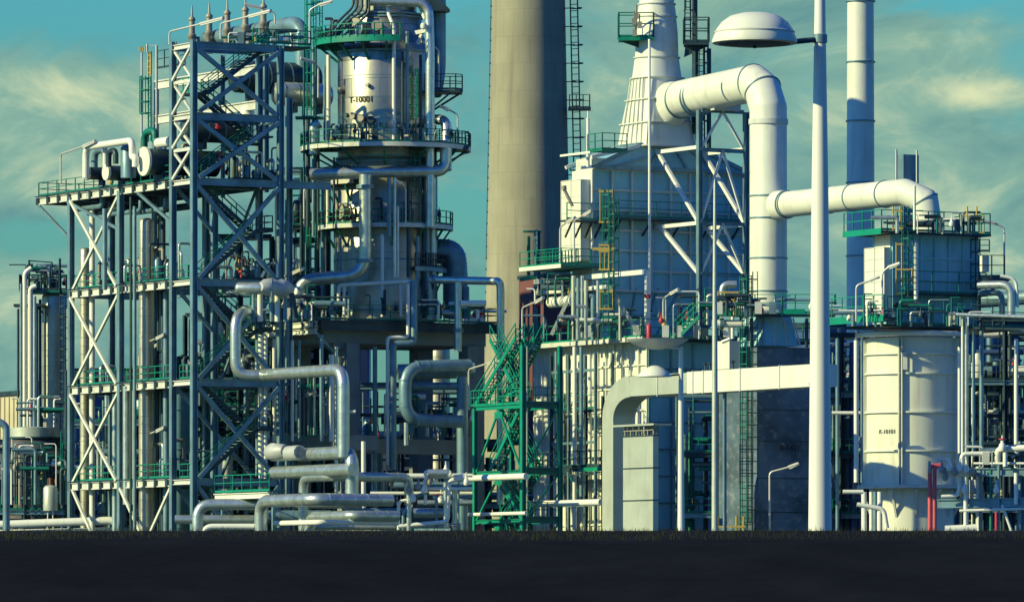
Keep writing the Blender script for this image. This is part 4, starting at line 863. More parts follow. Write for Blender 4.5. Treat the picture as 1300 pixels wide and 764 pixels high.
for i in range(4):
    hi, lo = zs_[i] + .2, zs_[i + 1] + .2; mid = (hi + lo) / 2
    stair(gs, fr(S0, 1.6, sA - 1.0, hi if i % 2 else lo), fr(S0, 1.6, 1.2, lo if i % 2 else hi), U, .8, 'green', 'green', 'dark')
    stair(gs, fr(S0, .5, sA - 1.4, lo if i % 2 else hi), fr(S0, .5, 1.0, hi if i % 2 else lo), U, .8, 'green', 'green', 'dark')
stair(gs, fr(S0, .2, sA + .5, zg[1] + .2), fr(S0, .2, 1.5, zat(428, 470)), U, .8, 'green', 'green', 'dark')
rail_mb([fr(S0, -.1, sA + .4, zg[1] + .15), fr(S0, -.1, .3, zg[1] + .15)], h=1.2, step=1.2).build('railing', 'green', gs)
rail_mb([fr(S0, .1, .3, zat(494, 470)), fr(S0, .1, sA * .7, zg[1] + .3)], h=1.2, step=1.2).build('railing', 'green', gs)
ro = fr(S0, -.4, sA * .35, zg[2] - .35); pipe('long pale level pipe bundle passing behind the green posts, upper one', path((596, 607, 474), [('V', 668)]), .24, 'pole', bands=0); pipe('slim pale level pipe behind the green posts, lower one', path((596, 653, 474), [('V', 668)]), .14, 'pole', bands=0)
MB().tube([P(609, 700, 472), P(609, 664, 472)], .12, 8).build('red_standpipe', 'red', None, label='thin red upright pipe at the foot of the green stair tower', cat='pipe')
pipe('thin pale downpipe just right of the near green post', path((668.5, 700, 470.5), [('z', 440)]), .1, 'pole', bands=0)
pipe('pale vertical pipe before the panelled wall, left one', path((729.5, 700, 479), [('z', 440)]), .16, 'pole'); pipe('grey vertical pipe before the panelled wall, right one', path((738, 630, 479), [('z', 440)]), .16, 'steel'); 
pipe('pale horizontal pipe low across the panelled wall beside the big duct', path((664, 640, 476), [('V', 763)]), .24, 'pole')
gb = thing('walkway', 'short green edged walkway across the panelled wall beside the big duct', 'walkway', P(738, 596, 476))
pa = P(712, 597, 478); pb = along(pa, V, 763); pa = along(pa, V, 736); MB().beam(pa, pb, .3, .3).build('edge_beam', 'green', gb); MB().beam(pa - V * 8, pa, .3, .25).build('edge_beam', 'dark', gb)
MB().cbox((pa + pb) / 2 + Zv * .2 + U * .5, V * 9, U * 1, Zv * .06).build('floor_plate', 'dark', gb); rail_mb([pa - V * 8 + Zv * .2, pb + Zv * .2], h=1.2).build('railing', 'dark', gb)
# ------------------------------------------------------------------ F  fired heater in the middle
H0 = P(823, 700, 480); H0.z = 0
hz = lambda py, Y=480: zat(py, Y)
hA = -(along(H0, V, 680) - H0).dot(V); hB = (along(H0, U, 962) - H0).dot(U)
zdk = hz(432)
ht = thing('fired_heater', 'large panelled furnace block with a tapering white stack, in the middle', 'furnace', H0)
MB().obox(fr(H0, 0, 0, 0), U * hB, -V * hA, Zv * zdk).build('lower_casing', 'white', ht)
wall_ribs(fr(H0, 0, 0, 0), -V, -U, hA, 0, zdk - .1, 14, 13, .2, .12).build('stiffeners', 'white', ht)
wall_ribs(fr(H0, 0, 0, 0), U, V, hB, 0, zdk - .1, 5, 11, .2, .14).build('stiffeners', 'steel', ht)
MB().obox(fr(H0, .02, -.03, 0), U * (hB - .04), V * .02, Zv * zdk).build('right_sheet', 'panel', ht)  # same white paint as the casing, its shade put into the colour
# walkway deck on top of the lower casing
wz = zdk + .05
MB().obox(fr(H0, -1.2, -1.2, wz), U * (hB + 6.5), -V * (hA + 2.4), Zv * .14).build('deck', 'dark', ht)
MB().beam(fr(H0, -1.2, -1.2, wz + .02), fr(H0, -1.2, hA + 1.2, wz + .02), .14, .34).build('edge_beam', 'beam', ht)
r_ = rail_mb([fr(H0, -1.15, hA + 1.1, wz + .15), fr(H0, -1.15, -1.15, wz + .15), fr(H0, hB + 5, -1.15, wz + .15)], h=1.35); r_.build('railing', 'green', ht)
# upper convection box, set back
a1 = -(along(H0, V, 751) - H0).dot(V); U0 = fr(H0, 0, a1, 0)
y_u = U0.y; uA = -(along(U0, V, 727) - U0).dot(V); uB = (along(U0, U, 948) - U0).dot(U)
zu0, zu1 = zat(368, y_u), zat(215, y_u)
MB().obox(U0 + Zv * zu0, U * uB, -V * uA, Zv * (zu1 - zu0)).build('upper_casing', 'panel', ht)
wall_ribs(U0, U, V, uB, zu0, zu1, 8, 6, .26, .16).build('stiffeners', 'beam', ht)
MB().obox(U0 + Zv * zu0 - U * .04 + V * .0, U * .05, -V * uA, Zv * (zu1 - zu0)).build('left_sheet', 'white', ht)  # sunlit side keeps the untinted white
# bright header boxes on its left face
MB().obox(U0 - U * .9 + Zv * zat(331, y_u) - V * .1, U * .92, -V * (uA + .1), Zv * (zat(228, y_u) - zat(331, y_u))).build('header_box', 'white', ht)
mb = wall_ribs(U0 - U * .9 - V * .1, -V, -U, uA + .1, zat(331, y_u), zat(228, y_u), 2, 5, .06, .07); mb.build('header_seams', 'beam', ht)
MB().obox(U0 + Zv * (zu1), U * 2.4, -V * (uA - .5), Zv * .9).build('louvred_box', 'beam', ht)
# roof of the convection box: sloping hood up to the stack
bs = (along(U0, U, 846) - U0).dot(U); am = uA / 2
yr = (U0 + U * bs).y; zr = zat(186, yr); hw = 2.65
base = [(0, -.3), (uB, -.3), (uB, uA + .3), (0, uA + .3)]; top = [(bs - hw, -.25), (bs + hw, -.25), (bs + hw, am + hw), (bs - hw, am + hw)]
zbase = zat(212, y_u)
vs = [fr(U0, b, a, zbase) for b, a in base] + [fr(U0, b, a, zr) for b, a in top]
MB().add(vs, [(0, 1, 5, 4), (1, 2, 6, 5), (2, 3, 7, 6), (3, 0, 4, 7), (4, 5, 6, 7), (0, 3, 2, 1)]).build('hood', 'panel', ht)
mb = MB()
for i in (0, 1, 2, 3): mb.beam(vs[i], vs[4 + i], .3, .3)
mb.beam(vs[4], vs[5], .3, .35); mb.beam(vs[7], vs[4], .3, .35); mb.beam(vs[0] + V * .1, vs[1] + V * .1, .25, .3)
for k in (.35, .6, .8): mb.beam(vs[0].lerp(vs[1], k) + V * .12, vs[4].lerp(vs[5], k) + V * .12, .18, .18)
mb.beam(vs[0].lerp(vs[1], .1) + V * .15, vs[0].lerp(vs[1], .35) + V * .15 + Zv * .9, .15, .15); mb.build('hood_frame', 'steel', ht)
MB().beam(fr(U0, -.4, uA + .4, zat(210, y_u)), fr(U0, bs - hw, uA, zr + .1), .25, .25).beam(fr(U0, -.2, -.3, zat(200, y_u)), fr(U0, bs - hw - .1, -.5, zr - .1), .25, .25).beam(P(712, 198, 488), along(P(712, 198, 488), V, 750), .16, .16).build('lit_rafter', 'pole', ht)
# stack: square below, round above
sc_ = fr(U0, bs, am, 0)
def ringsq(t, r, z, n=48):
    out = []
    for i in range(n):
        a = 2 * math.pi * (i + .5) / n; cx, cy = math.cos(a), math.sin(a); k = 1 / max(abs(cx), abs(cy)); k = (1 - t) * k + t
        out.append(sc_ + U * (cx * k * r) + (-V) * (cy * k * r) + Zv * z)
    return out
ys = sc_.y; Zs = lambda py: zat(py, ys)
st = MB(); st.skin([ringsq(0, 2.35, Zs(188)), ringsq(0, 2.1, Zs(158)), ringsq(.3, 1.95, Zs(128)), ringsq(.7, 1.80, Zs(100)), ringsq(1, 1.72, Zs(74))], smooth=True)
sto = st.build('stack_base', 'white', ht)
MB().lathe(Vector((sc_.x, sc_.y, 0)), [(1.70, Zs(74)), (1.64, Zs(42)), (1.46, Zs(12)), (1.36, Zs(4)), (1.34, Zs(-60)), (.01, Zs(-62))], 48).build('stack', 'white', ht)
mb = MB()
for py, r, t in ((188, 2.4, 0), (158, 2.15, 0), (128, 2.0, .3), (100, 1.85, .7)):
    o_, i_ = ringsq(t, r + .12, Zs(py) - .05), ringsq(t, r + .12, Zs(py) + .05); mb.skin([o_, i_], smooth=False)
for py, r in ((74, 1.84), (22, 1.62), (6, 1.5)): MB().lathe(Vector((sc_.x, sc_.y, 0)), [(r - .2, Zs(py) - .05), (r, Zs(py) - .05), (r, Zs(py) + .05), (r - .2, Zs(py) + .05)], 48).build('stack_band', 'beam', ht)
for k in (-.66, -.33, 0, .33, .66): mb.beam(sc_ - U * 2.37 + V * 2.3 * k + Zv * Zs(187), sc_ - U * 1.80 + V * 1.4 * k + Zv * Zs(100), .08, .1)
for k in (-1, 1): mb.beam(sc_ - U * 2.3 * k + V * 2.3 + Zv * Zs(187), sc_ - U * 1.55 * k + V * 1.55 + Zv * Zs(100), .1, .1)
mb.build('stack_ribs', 'beam', ht)
for lab, xa, xb, py, gm in (('l', 785, 829, 52, 'green'), ('r', 868, 899, 58, 'dark')):
    z = Zs(py); ca = Vector((((xa + xb) / 2 - 650) / 8000 * ys, ys - .9, z)); w = (xb - xa) / 8000 * ys
    p = MB().cbox(ca, Vector((w, 0, 0)), Vector((0, 2.2, 0)), Zv * .25).build('stack_platform', gm, ht)
    rail_mb([ca + Vector((w / 2, 1.1, .1)), ca + Vector((-w / 2, 1.1, .1)), ca + Vector((-w / 2, -1.1, .1)), ca + Vector((w / 2, -1.1, .1)), ca + Vector((w / 2, 1.1, .1))], h=1.9, step=1.1, t=.08).build('railing', 'dgreen' if gm == 'green' else 'dark', p)
    MB().prism([ca + Vector((-w / 2 + .1, 0, -.12)), ca + Vector((w / 2, 0, -.12)), ca + Vector((w / 2 if lab == 'l' else -w / 2, 0, -1.0))], Vector((0, .15, 0))).build('bracket', 'dark', p)
MB().beam(P(882, 170, ys - 1), P(882, -20, ys - 1), .5, .2).beam(P(900, 190, ys - 1), P(900, 62, ys - 1), .35, .2).build('cable_rack', 'dark', ht)
ladder_mb(P(890, 190, ys - 1), P(890, 58, ys - 1), Vector((.5, -1, 0)), .6, t=.09).build('ladder', 'dark', ht)
ladder_mb(P(873, 50, ys - 1.3), P(873, -30, ys - 1.3), Vector((.5, -1, 0)), .5, t=.08).build('ladder', 'dark', ht)
pipe('bent vertical conduit up the front of the tapering stack', path((824.5, 430 - 50, 479), [('z', 196)]) + path((824.5, 196, 479), [('z', 50)])[1:], .1, 'pole', bands=0)
for px, py in ((805, 28), (808, 20), (812, 32), (806, 42)): MB().cbox(P(px, py, ys - 2.4), Vector((.35, 0, 0)), Vector((0, .3, 0)), Zv * .5).beam(P(px, py, ys - 2.4), P(px, py - 14, ys - 2.4), .07, .07).build('instrument', 'vent', ht)
# catwalks across the shaded face
def catwalk(b0, b1, py, m='dark', rm='dgreen', x=1.3):
    z = zat(py, y_u); p = MB().obox(fr(U0, b0, -x, z - .15), U * (b1 - b0), -V * x, Zv * .15).build('catwalk', m, ht)
    rail_mb([fr(U0, b0, -x, z), fr(U0, b1, -x, z)], h=1.3, step=2.3).build('railing', rm, p)
    mb = MB()
    for k in range(5): b = b0 + (b1 - b0) * (k + .5) / 5; mb.beam(fr(U0, b, -x, z - .2), fr(U0, b, 0, z - 1.3), .12, .12)
    mb.build('brackets', 'dark', p)
catwalk(.5, uB, 276); catwalk(-2.8, 1.6, 281, rm='green', x=1.0)
# left platform beside the header boxes
lz = zat(343, y_u + 2); q = fr(U0, -3.3, -1.0, lz)
pl = MB().obox(q, U * 4.0, -V * (uA + 3.5), Zv * .2).build('side_platform', 'dgreen', ht)
MB().beam(q + Zv * .1, q - V * (uA + 3.5) + Zv * .1, .12, .3).build('edge_beam', 'pole', pl)
rail_mb([q + Zv * .2 - V * (uA + 3.5), q + Zv * .2, q + Zv * .2 + U * 4.0], h=1.25, step=1.2).build('railing', 'green', pl)
rail_mb([q + Zv * .2 - V * (uA + 3.4) + U * 1.5, q + Zv * .2 + U * 1.5], h=1.2, step=.5).build('railing', 'dgreen', pl)
rp = P(771, 192, 484); p_ = MB().cbox(rp, U * 2.2, V * 2.2, Zv * .12).build('roof_platform', 'green', ht); rail_mb([rp - U * 1.1 - V * 1.1, rp - U * 1.1 + V * 1.1, rp + U * 1.1 + V * 1.1], h=1.3, step=1.1).build('railing', 'dgreen', p_)
# transition hopper between the two casings, ribbed, in the shade-tinted panel colour
mb = MB(); zl_, zh_ = wz + .2, zu0 + .6
bot = [fr(H0, .8, a1 + .3, zl_), fr(H0, hB - .5, a1 + .3, zl_), fr(H0, hB - .5, a1 + uA + .6, zl_), fr(H0, .8, a1 + uA + .6, zl_)]
zh_ = zu0 + .3
tp = [fr(U0, .1, .1, zh_), fr(U0, uB - .2, .1, zh_), fr(U0, uB - .2, uA - .1, zh_), fr(U0, .1, uA - .1, zh_)]
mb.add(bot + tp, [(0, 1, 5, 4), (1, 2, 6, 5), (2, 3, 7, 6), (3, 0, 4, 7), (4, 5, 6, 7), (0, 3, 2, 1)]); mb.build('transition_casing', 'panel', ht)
mb = MB()
for k in range(8): mb.beam(bot[0].lerp(bot[1], k / 7) + V * .06, tp[0].lerp(tp[1], k / 7) + V * .06, .14, .14)
for k in range(9): mb.beam(bot[0].lerp(bot[3], k / 8) - U * .06, tp[0].lerp(tp[3], k / 8) - U * .06, .14, .14)
mb.beam(bot[0].lerp(tp[0], .5), bot[1].lerp(tp[1], .5), .14, .16); mb.build('stiffeners', 'steel', ht)
# yellow caged ladders in front
for i, (px, y0, y1) in enumerate(((769, 345, 240), (776, 400, 250))):
    ladder_mb(P(px, 425, 478), P(px, 345, 478), V, .5, t=.06).build('ladder', 'dgreen', ht) if i == 0 else None
    ladder_mb(P(px, y0, 478), P(px, y1, 478), V, .5, t=.07).build('ladder', 'dgreen', ht)
for y0, y1, hs in ((240, 282, (243, 282)), (310, 342, (311, 319, 342)), (368, 392, (370, 392))):
    mb = MB()
    for px in (762, 767.5, 773, 778): mb.beam(P(px, y0, 477.5), P(px, y1, 477.5), .06, .06)
    for py in hs: mb.beam(P(760, py, 477.5), P(779, py, 477.5), .1, .13)
    if y0 == 310: mb.beam(P(752, 316, 477.5), P(781, 316, 477.5), .12, .2)
    mb.build('safety_gate', 'yellow', ht)
# pale pipe frames in front
pf = thing('pipe_gantry', 'pale square pipe gantry with a red band standing on the furnace deck', 'gantry', P(825, 432, 478))
g0 = P(822, 345, 479); g1 = along(g0, -V, 680); MB().beam(g0, g1, .36, .36).build('beam', 'pole', pf); MB().beam(g0 + Zv * .1, Vector((g0.x, g0.y, zat(432, 479))), .34, .34).build('post', 'pole', pf)
MB().cyl(g1 - Zv * .9, (g0 + (g1 - g0) * .35) - Zv * .9, .2, 12).build('rail_pipe', 'pole', pf)
g2 = P(682, 352, g1.y); MB().beam(P(682, 292, g1.y), P(682, 440, g1.y), .55, .3, I=True).build('post', 'steel', pf); MB().beam(P(671, 300, g1.y), P(671, 350, g1.y), .2, .2).beam(P(664, 294, g1.y), P(688, 294, g1.y), .3, .15).beam(P(660, 355, g1.y), P(690, 350, g1.y), .25, .3).build('davit', 'dgreen', pf)
for p in (P(822, 376, 478.7), P(682, 387, g1.y - .3)): MB().cbox(p, Vector((.45, 0, 0)), Vector((0, .4, 0)), Zv * .25).build('red_band', 'red', pf)
MB().beam(P(728, 366, 486), P(700, 425, 486), .28, .28).build('strut', 'duct', pf); MB().beam(P(772, 362, 478.5), P(812, 425, 478.5), .3, .3).build('strut', 'duct', pf)
for i, (px, y1, r) in enumerate([(728, 350, .2), (734, 353, .18), (739, 350, .14), (744, 356, .18), (753, 376, .22), (759, 356, .14), (787, 380, .12)]):
    pipe(['first', 'second', 'third', 'fourth', 'fifth, hook-topped', 'sixth', 'rightmost'][i] + ' from the left of the pale upright pipes on the furnace deck', path((px, 432, 485 - i * .8), [('z', y1)] + ([('X', px - 5)] if i == 4 else [])), r * .85, ('duct', 'steel', 'clad')[i % 3], bands=0)
pipe('thick pale pipe stub poking left behind the upright pipes of the furnace deck', path((699, 384, 489), [('V', 728)]), .42, 'pole', name='pipe_stub')
MB().lathe(P(824, 429, 478), [(.01, 0), (.2, 0), (.2, .9), (.12, 1.05), (.01, 1.1)], 14).build('fire_extinguisher', 'red', None, label='red extinguisher bottle on the furnace deck below the gantry post', cat='fire extinguisher')
# spiral-like stair right of the gantry
sg = thing('steel_stair', 'short green stair with curved rails on the right of the furnace deck', 'stair', P(850, 430, 476))
stair(sg, P(852, 430, 476), P(880, 402, 474), V, .9, 'dgreen', 'green', 'pole')
for i, (lab, a_, h, rc) in enumerate([('small lamp on a thin post in front of the shaded furnace face', P(842, 428, 476), 2.9, V * 1.6), ('slanted lamp on a post at the left end of the furnace deck', P(663, 430, 486), 2.4, V * 2.6), ('lamp bending left beside the white header boxes', P(729, 330, 480.5), 3.0, V * 2.0), ('lamp angled beside the left platform of the furnace', P(711, 338, 486), 3.0, V * 1.6)]): floodlight(lab, a_, h, rc, tip=.55)
wp = thing('wind_sensor_pole', 'thin pale pole standing left of the furnace roof against the sky', 'pole', P(746, 210, 486)); MB().cyl(P(746.5, 212, 486), P(746.5, 150, 486), .13, 10).cyl(P(746.5, 150, 486), P(746.5, 141, 486), .06, 8).build('mast', 'pole', wp)
MB().tube([P(716, 240, 486), P(727, 262, 486)], .13, 10).cyl(P(716, 241, 486), P(715.5, 236, 486), .22, 10).build('vent_pipe', 'vent', None, label='short brown capped vent pipe leaning left of the white header boxes', cat='vent')

# duct support lattice in front of the furnace
T0 = along(U0 + V * 6.7, U, 888); T0.z = 0; Tw = wz + .1; tB = (along(T0, U, 947) - T0).dot(U)
la = thing('support_lattice', 'tall pale steel lattice carrying the round white duct in front of the shaded furnace', 'lattice', T0)
ztop_ = zat(140, T0.y)
for b in (0, tB): MB().beam(fr(T0, b, 0, Tw), fr(T0, b, 0, ztop_), .38, .38, up=U, I=True).build('column', 'steel', la)
lv = [ztop_, zat(190, T0.y), zat(283, T0.y), zat(348, T0.y), Tw + .3]
for z in lv: MB().beam(fr(T0, .2, 0, z), fr(T0, tB - .2, 0, z), .25, .3, I=True).build('beam', 'steel', la)
for i in range(3):
    t_, b_ = lv[i], lv[i + 1]; MB().beam(fr(T0, tB / 2, 0, t_), fr(T0, .1, 0, b_), .16, .18).build('brace', 'pole', la); MB().beam(fr(T0, tB / 2, 0, t_), fr(T0, tB - .1, 0, b_), .16, .18).build('brace', 'pole', la)
dd = (fr(H0, 0, a1, 0) - fr(T0, 0, 0, 0)).dot(-V)     # distance back to the upper box
for b in (.0, tB):
    for z0_, z1_ in ((lv[1], lv[2]), (lv[2], lv[3])):
        MB().beam(fr(T0, b, dd - .1, z0_ + .6), fr(T0, b, .15, z1_ + .1), .24, .26).build('strut', 'pole', la)
    for z in (lv[1] + .2, lv[2]): MB().beam(fr(T0, b, dd - .1, z), fr(T0, b, .15, z), .22, .28).build('strut', 'pole', la)
MB().cbox(fr(T0, tB / 2, -.2, ztop_ + .25), U * 2.4, V * 1.0, Zv * .5).build('duct_saddle', 'beam', la)
# round duct from the stack to the vertical duct, then across to the right-hand furnace
rd = 1.42
s1 = Vector((sc_.x, sc_.y, Zs(122))) + V * .6 + U * .25
vx = along(s1, V, 975); vz = zat(112, vx.y)
s1.z = vz
vd = thing('round_duct', 'big white round duct leaving the stack, bending down and dropping to a flared hood', 'duct', Vector((vx.x, vx.y, zat(405, vx.y))))
pts = [s1 + V * 1.5, vx - V * 2.2, vx + V * .0 - Zv * 2.4, Vector((vx.x, vx.y, zat(398, vx.y)))]
pts = [s1 + V * 1.0, vx - V * 2.0, vx - V * .75 - Zv * .65, vx + V * .05 - Zv * 2.1, Vector((vx.x + V.x * .05, vx.y + V.y * .05, zat(398, vx.y)))]
MB().tube(pts, rd, 40, bend=.02, seg=1).build('duct_run', 'white', vd)
def dring(c, d, r, w=.1, k=1.05): c = Vector(c); d = Vector(d).normalized(); return MB().cyl(c - d * w / 2, c + d * w / 2, r * k, 40)
for k in (2.6, 4.8, 5.2): dring(s1 + V * k, V, rd, .09).build('ring_flange', 'steel', vd)
dring(vx - V * 2.0, V, rd).build('ring_flange', 'steel', vd); dring(pts[2], pts[3] - pts[1], rd).build('ring_flange', 'steel', vd)
for py, w, k in ((155, .4, 1.06), (249, .1, 1.05), (277, .1, 1.05), (328, .1, 1.05), (370, .1, 1.05)): dring((pts[4].x, pts[4].y, zat(py, vx.y)), Zv, rd, w, k).build('ring_flange', 'beam' if w > .2 else 'steel', vd)
# cone at the stack
mb = MB(); c1 = s1 + V * 2.6; ring1 = mb.ring(c1, V, Zv, rd, 40); 
big = [s1 - V * .2 + (p - c1) * 1.15 + Zv * (-1.3 if (p - c1).z < 0 else .0) * abs((p - c1).z) / rd for p in ring1]
mb.skin([big, ring1]); mb.build('cone', 'white', vd)
MB().beam(s1 + V * .9 - U * 1.5 - Zv * 3.2, s1 + V * .9 - U * 1.5 + Zv * 1.6, .14, .14).beam(s1 + V * .9 + U * 1.5 - Zv * 3.2, s1 + V * .9 + U * 1.5 + Zv * 1.6, .14, .14).build('cone_frame', 'beam', vd)
# flared hood
vb_ = Vector((pts[4].x, pts[4].y, 0)); Yh = vb_.y
mb = MB(); n = 40; rt = [vb_ + U * (rd * math.cos(2 * math.pi * (i + .5) / n)) - V * (rd * math.sin(2 * math.pi * (i + .5) / n)) + Zv * zat(398, Yh) for i in range(n)]
def sq(r, z): 
    o = []
    for i in range(n): a = 2 * math.pi * (i + .5) / n; k = 1 / max(abs(math.cos(a)), abs(math.sin(a))); o.append(vb_ + U * (math.cos(a) * k * r) - V * (math.sin(a) * k * r) + Zv * z)
    return o
mb.skin([sq(1.75, zat(440, Yh)), sq(1.35, zat(404, Yh)), rt], smooth=False); mb.build('flared_hood', 'panel', vd)
mb = MB()
for k in (-1, -.33, .33, 1): mb.beam(vb_ + V * 1.75 + U * 1.75 * k + Zv * zat(440, Yh), vb_ + V * 1.35 + U * 1.35 * k + Zv * zat(404, Yh), .1, .12); mb.beam(vb_ - U * 1.75 + V * 1.75 * k + Zv * zat(440, Yh), vb_ - U * 1.35 + V * 1.35 * k + Zv * zat(404, Yh), .1, .12)
mb.build('hood_ribs', 'beam', vd)
# crossover duct
rc2 = .98; x0 = Vector((pts[4].x, pts[4].y, zat(262, Yh))); x1 = along(x0, V, 1158)
xd = thing('crossover_duct', 'long level white round duct crossing to the right-hand furnace with a downturned right end', 'duct', x0 + V * 1.4)
ex = [x0 + V * 1.35, x1 - V * 1.0, x1 + U * .9 + V * .4 - Zv * .7, x1 + U * 1.3 + V * .5 - Zv * 3.4]
MB().tube(ex, rc2, 36, bend=.02, seg=1).build('duct_run', 'white', xd)
L12 = (x1 - x0).length
for k in (2.6, 2.85, .43 * L12, .6 * L12, .82 * L12): dring(x0 + V * k, V, rc2, .09, 1.06).build('ring_flange', 'steel', xd)
dring(ex[2], ex[3] - ex[1], rc2, .1, 1.05).build('ring_flange', 'steel', xd); dring(x0 + V * 2.0, V, rc2, 1.2, 1.12).build('collar', 'white', xd)
dk2 = thing('duct_platform', 'small platform with green railing around the foot of the vertical duct', 'platform', Vector((vb_.x, vb_.y, zat(400, Yh))))
zp = zat(402, Yh); MB().cbox(vb_ + V * 2.3 + Zv * zp, Vector((7.6, 0, 0)), Vector((0, 1.6, 0)), Zv * .18).build('floor_plate', 'dark', dk2)
q = vb_ + V * 2.3 + Zv * (zp + .1); rail_mb([q + Vector((-3.8, -.8, 0)), q + Vector((3.8, -.8, 0)), q + Vector((3.8, .8, 0))], h=1.45, step=1.5).build('railing', 'green', dk2)
MB().cbox(q + Vector((-2.7, -.85, .15)), Vector((1.9, 0, 0)), Vector((0, .06, 0)), Zv * .4).build('kick_plate', 'green', dk2); MB().cbox(q + Vector((.7, -.85, .15)), Vector((1.6, 0, 0)), Vector((0, .06, 0)), Zv * .4).build('kick_plate', 'green', dk2)
MB().beam(P(954, 441, 467), P(954, 404, 467), .2, .2).build('leg', 'dark', dk2); MB().beam(P(1024, 441, 467), P(1024, 404, 467), .2, .2).build('leg', 'dark', dk2)
sw = thing('stained_casing', 'wide dark stained metal casing marked B-1401 under the flared hood', 'casing', vb_)
o3 = fr(vb_, -1.7, -1.9, 0); b3 = (along(P(960, 700, 470.0), U, 1040) - P(960, 700, 470.0)).length
MB().obox(Vector((P(961, 700, 470).x, 470, 0)), U * b3, -V * 5.4, Zv * zat(441, 470)).build('casing', 'stain', sw)
mb = MB()
for py in (441, 478, 520, 560, 607, 650): mb.obox(Vector((P(961, 700, 470).x, 470, 0)) + Zv * zat(py, 470) + V * .0, U * b3, V * .05, Zv * .06)
mb.build('sheet_seams', 'dark', sw)
vs_, fs_ = text_mesh('B-1401', .62); o4 = Vector((P(961, 700, 470).x, 470, 0)) + U * b3 * .52 + V * .03
MB().add([o4 + U * v.x + Zv * (zat(569, 472) + v.y) for v in vs_], fs_).build('lettering', 'black', sw)
# yellow gated ladders and box beside the vertical duct
lg = thing('caged_ladder', 'dark caged ladder with yellow gates left of the vertical duct', 'ladder', P(937, 700, 470)); 
ladder_mb(P(944, 700, 468), P(944, 350, 468), V, .6, t=.08).build('ladder', 'dgreen', lg); ladder_mb(P(952, 700, 468.4), P(952, 345, 468.4), V, .5, t=.06).build('ladder', 'dark', lg)
mb = MB()
for x, y0, y1 in ((912, 371, 384), (920, 371, 384), (930, 371, 384), (932, 371, 402), (937, 371, 402)): mb.beam(P(x, y0, 467), P(x, y1, 467), .1, .1)
for y in (371, 384): mb.beam(P(910, y, 467), P(938, y, 467), .1, .12)
mb.build('safety_gate', 'yellow', lg); mb = MB()
for x in (912, 922, 935, 944): mb.beam(P(x, 655, 467), P(x, 700, 467), .1, .1)
mb.beam(P(910, 668, 467), P(946, 668, 467), .1, .12).build('safety_gate', 'yellow', lg)
bx2 = thing('cabinet', 'plain white equipment cabinet behind the thin pale mast above the big duct', 'cabinet', P(918, 466, 470)); MB().obox(Vector((P(926, 700, 470).x, 470, zat(468, 470))), U * .9, -V * 2.4, Zv * 2.1).build('casing', 'white', bx2)
MB().cyl(P(917, 434, 468.5), P(927, 430, 468.2), .14, 10).build('spotlight', 'lamp', bx2)
pipe('pale elbow pipe rising beside the yellow gates', path((917, 392, 468), [('z', 361), ('X', 935)]), .26, 'clad', bend=.6, bands=0); pipe('level pale pipe with a flange under the yellow gates', path((904, 411, 468), [('X', 945)]), .3, 'pole', flanges=((0, .3),), bands=0)
gp2 = thing('small_platform', 'tiny bright green platform with yellow posts left of the vertical duct', 'platform', P(922, 400, 468)); MB().cbox(P(918, 398, 468), Vector((1.6, 0, 0)), Vector((0, 1.2, 0)), Zv * .4).build('floor_plate', 'green', gp2)
rail_mb([P(910, 396, 467.4), P(926, 396, 467.4)], h=1.3, step=.9).build('railing', 'dgreen', gp2)
# rectangular ducts in the lower foreground
Y5 = 462; rdct = thing('square_duct', 'big square white duct crossing level then bending down to the ground at its left end', 'duct', P(773, 700, Y5))
A = P(1046, 475, Y5 - 9); yA = Y5 - 9
q0 = P(1046, 476, 440); q1 = along(q0, -V, 863)     # sunlit part
hh = (492 - 464) / 8000 * 455
def rectduct(pts, w, h, m, name, d=None):   # pts centreline in the V/Z plane, w across U
    mb = MB(); n = len(pts)
    rings = []
    for i, p in enumerate(pts):
        t_ = ((pts[i] - pts[i - 1]).normalized() if i else (pts[1] - pts[0]).normalized()) + ((pts[i + 1] - pts[i]).normalized() if i < n - 1 else (pts[i] - pts[i - 1]).normalized()); t_.normalize()
        s_ = U; up = t_.cross(s_); up.normalize()
        k = 1.0
        if 0 < i < n - 1: c_ = (pts[i + 1] - pts[i]).normalized().dot((pts[i] - pts[i - 1]).normalized()); k = 1 / math.sqrt(max(.1, (1 + c_) / 2))
        rings.append([p + up * h / 2 * k, p + up * h / 2 * k + s_ * w, p - up * h / 2 * k + s_ * w, p - up * h / 2 * k])
    mb.skin(rings, smooth=False); return mb.build(name, m, rdct)
qa = P(1034, 476, 440); qm = along(qa, -V, 840); qe = along(qm, -V, 799)
e_ = [qe + Zv * 0, qe - V * -0 + Zv * 0]
hh = 1.56
el = [qe]; R0 = 1.3
for k in range(1, 8):
    an = R(90 * k / 8); el.append(qe - V * (math.sin(an) * 3.1) - Zv * (1 - math.cos(an)) * 2.3)
dn = qe - V * 3.1 - Zv * 2.3; el.append(dn); el.append(Vector((dn.x, dn.y, .0)))
qj = along(qa, -V, 872); rectduct([qa, qj], 1.9, hh, 'white', 'level_run'); rectduct([qj, qe], 1.75, hh - .1, 'duct', 'level_run'); rectduct(el, 1.9, hh, 'duct', 'elbow_and_drop')
mb = MB()
for px in (835, 880, 893, 940, 990): c = along(qa, -V, px); MB().cbox(c + U * .95, V * .08, U * 2.04, Zv * (hh + .14)).build('seam_frame', 'beam', rdct)
for px in (888, 894, 923): c = along(qa, -V, px) + U * .5 + Zv * (hh / 2); MB().cyl(c, c + Zv * .5, .09, 8).lathe(c + Zv * .5, [(.2, 0), (.22, .06), (.01, .2)], 10).build('vent_cap', 'dark', rdct)
for px in (905, 1020):
    c = along(qa, -V, px) + U * 1; MB().beam(Vector((c.x, c.y, 0)), c - Zv * hh / 2, .2, .2).build('support_leg', 'steel', rdct)
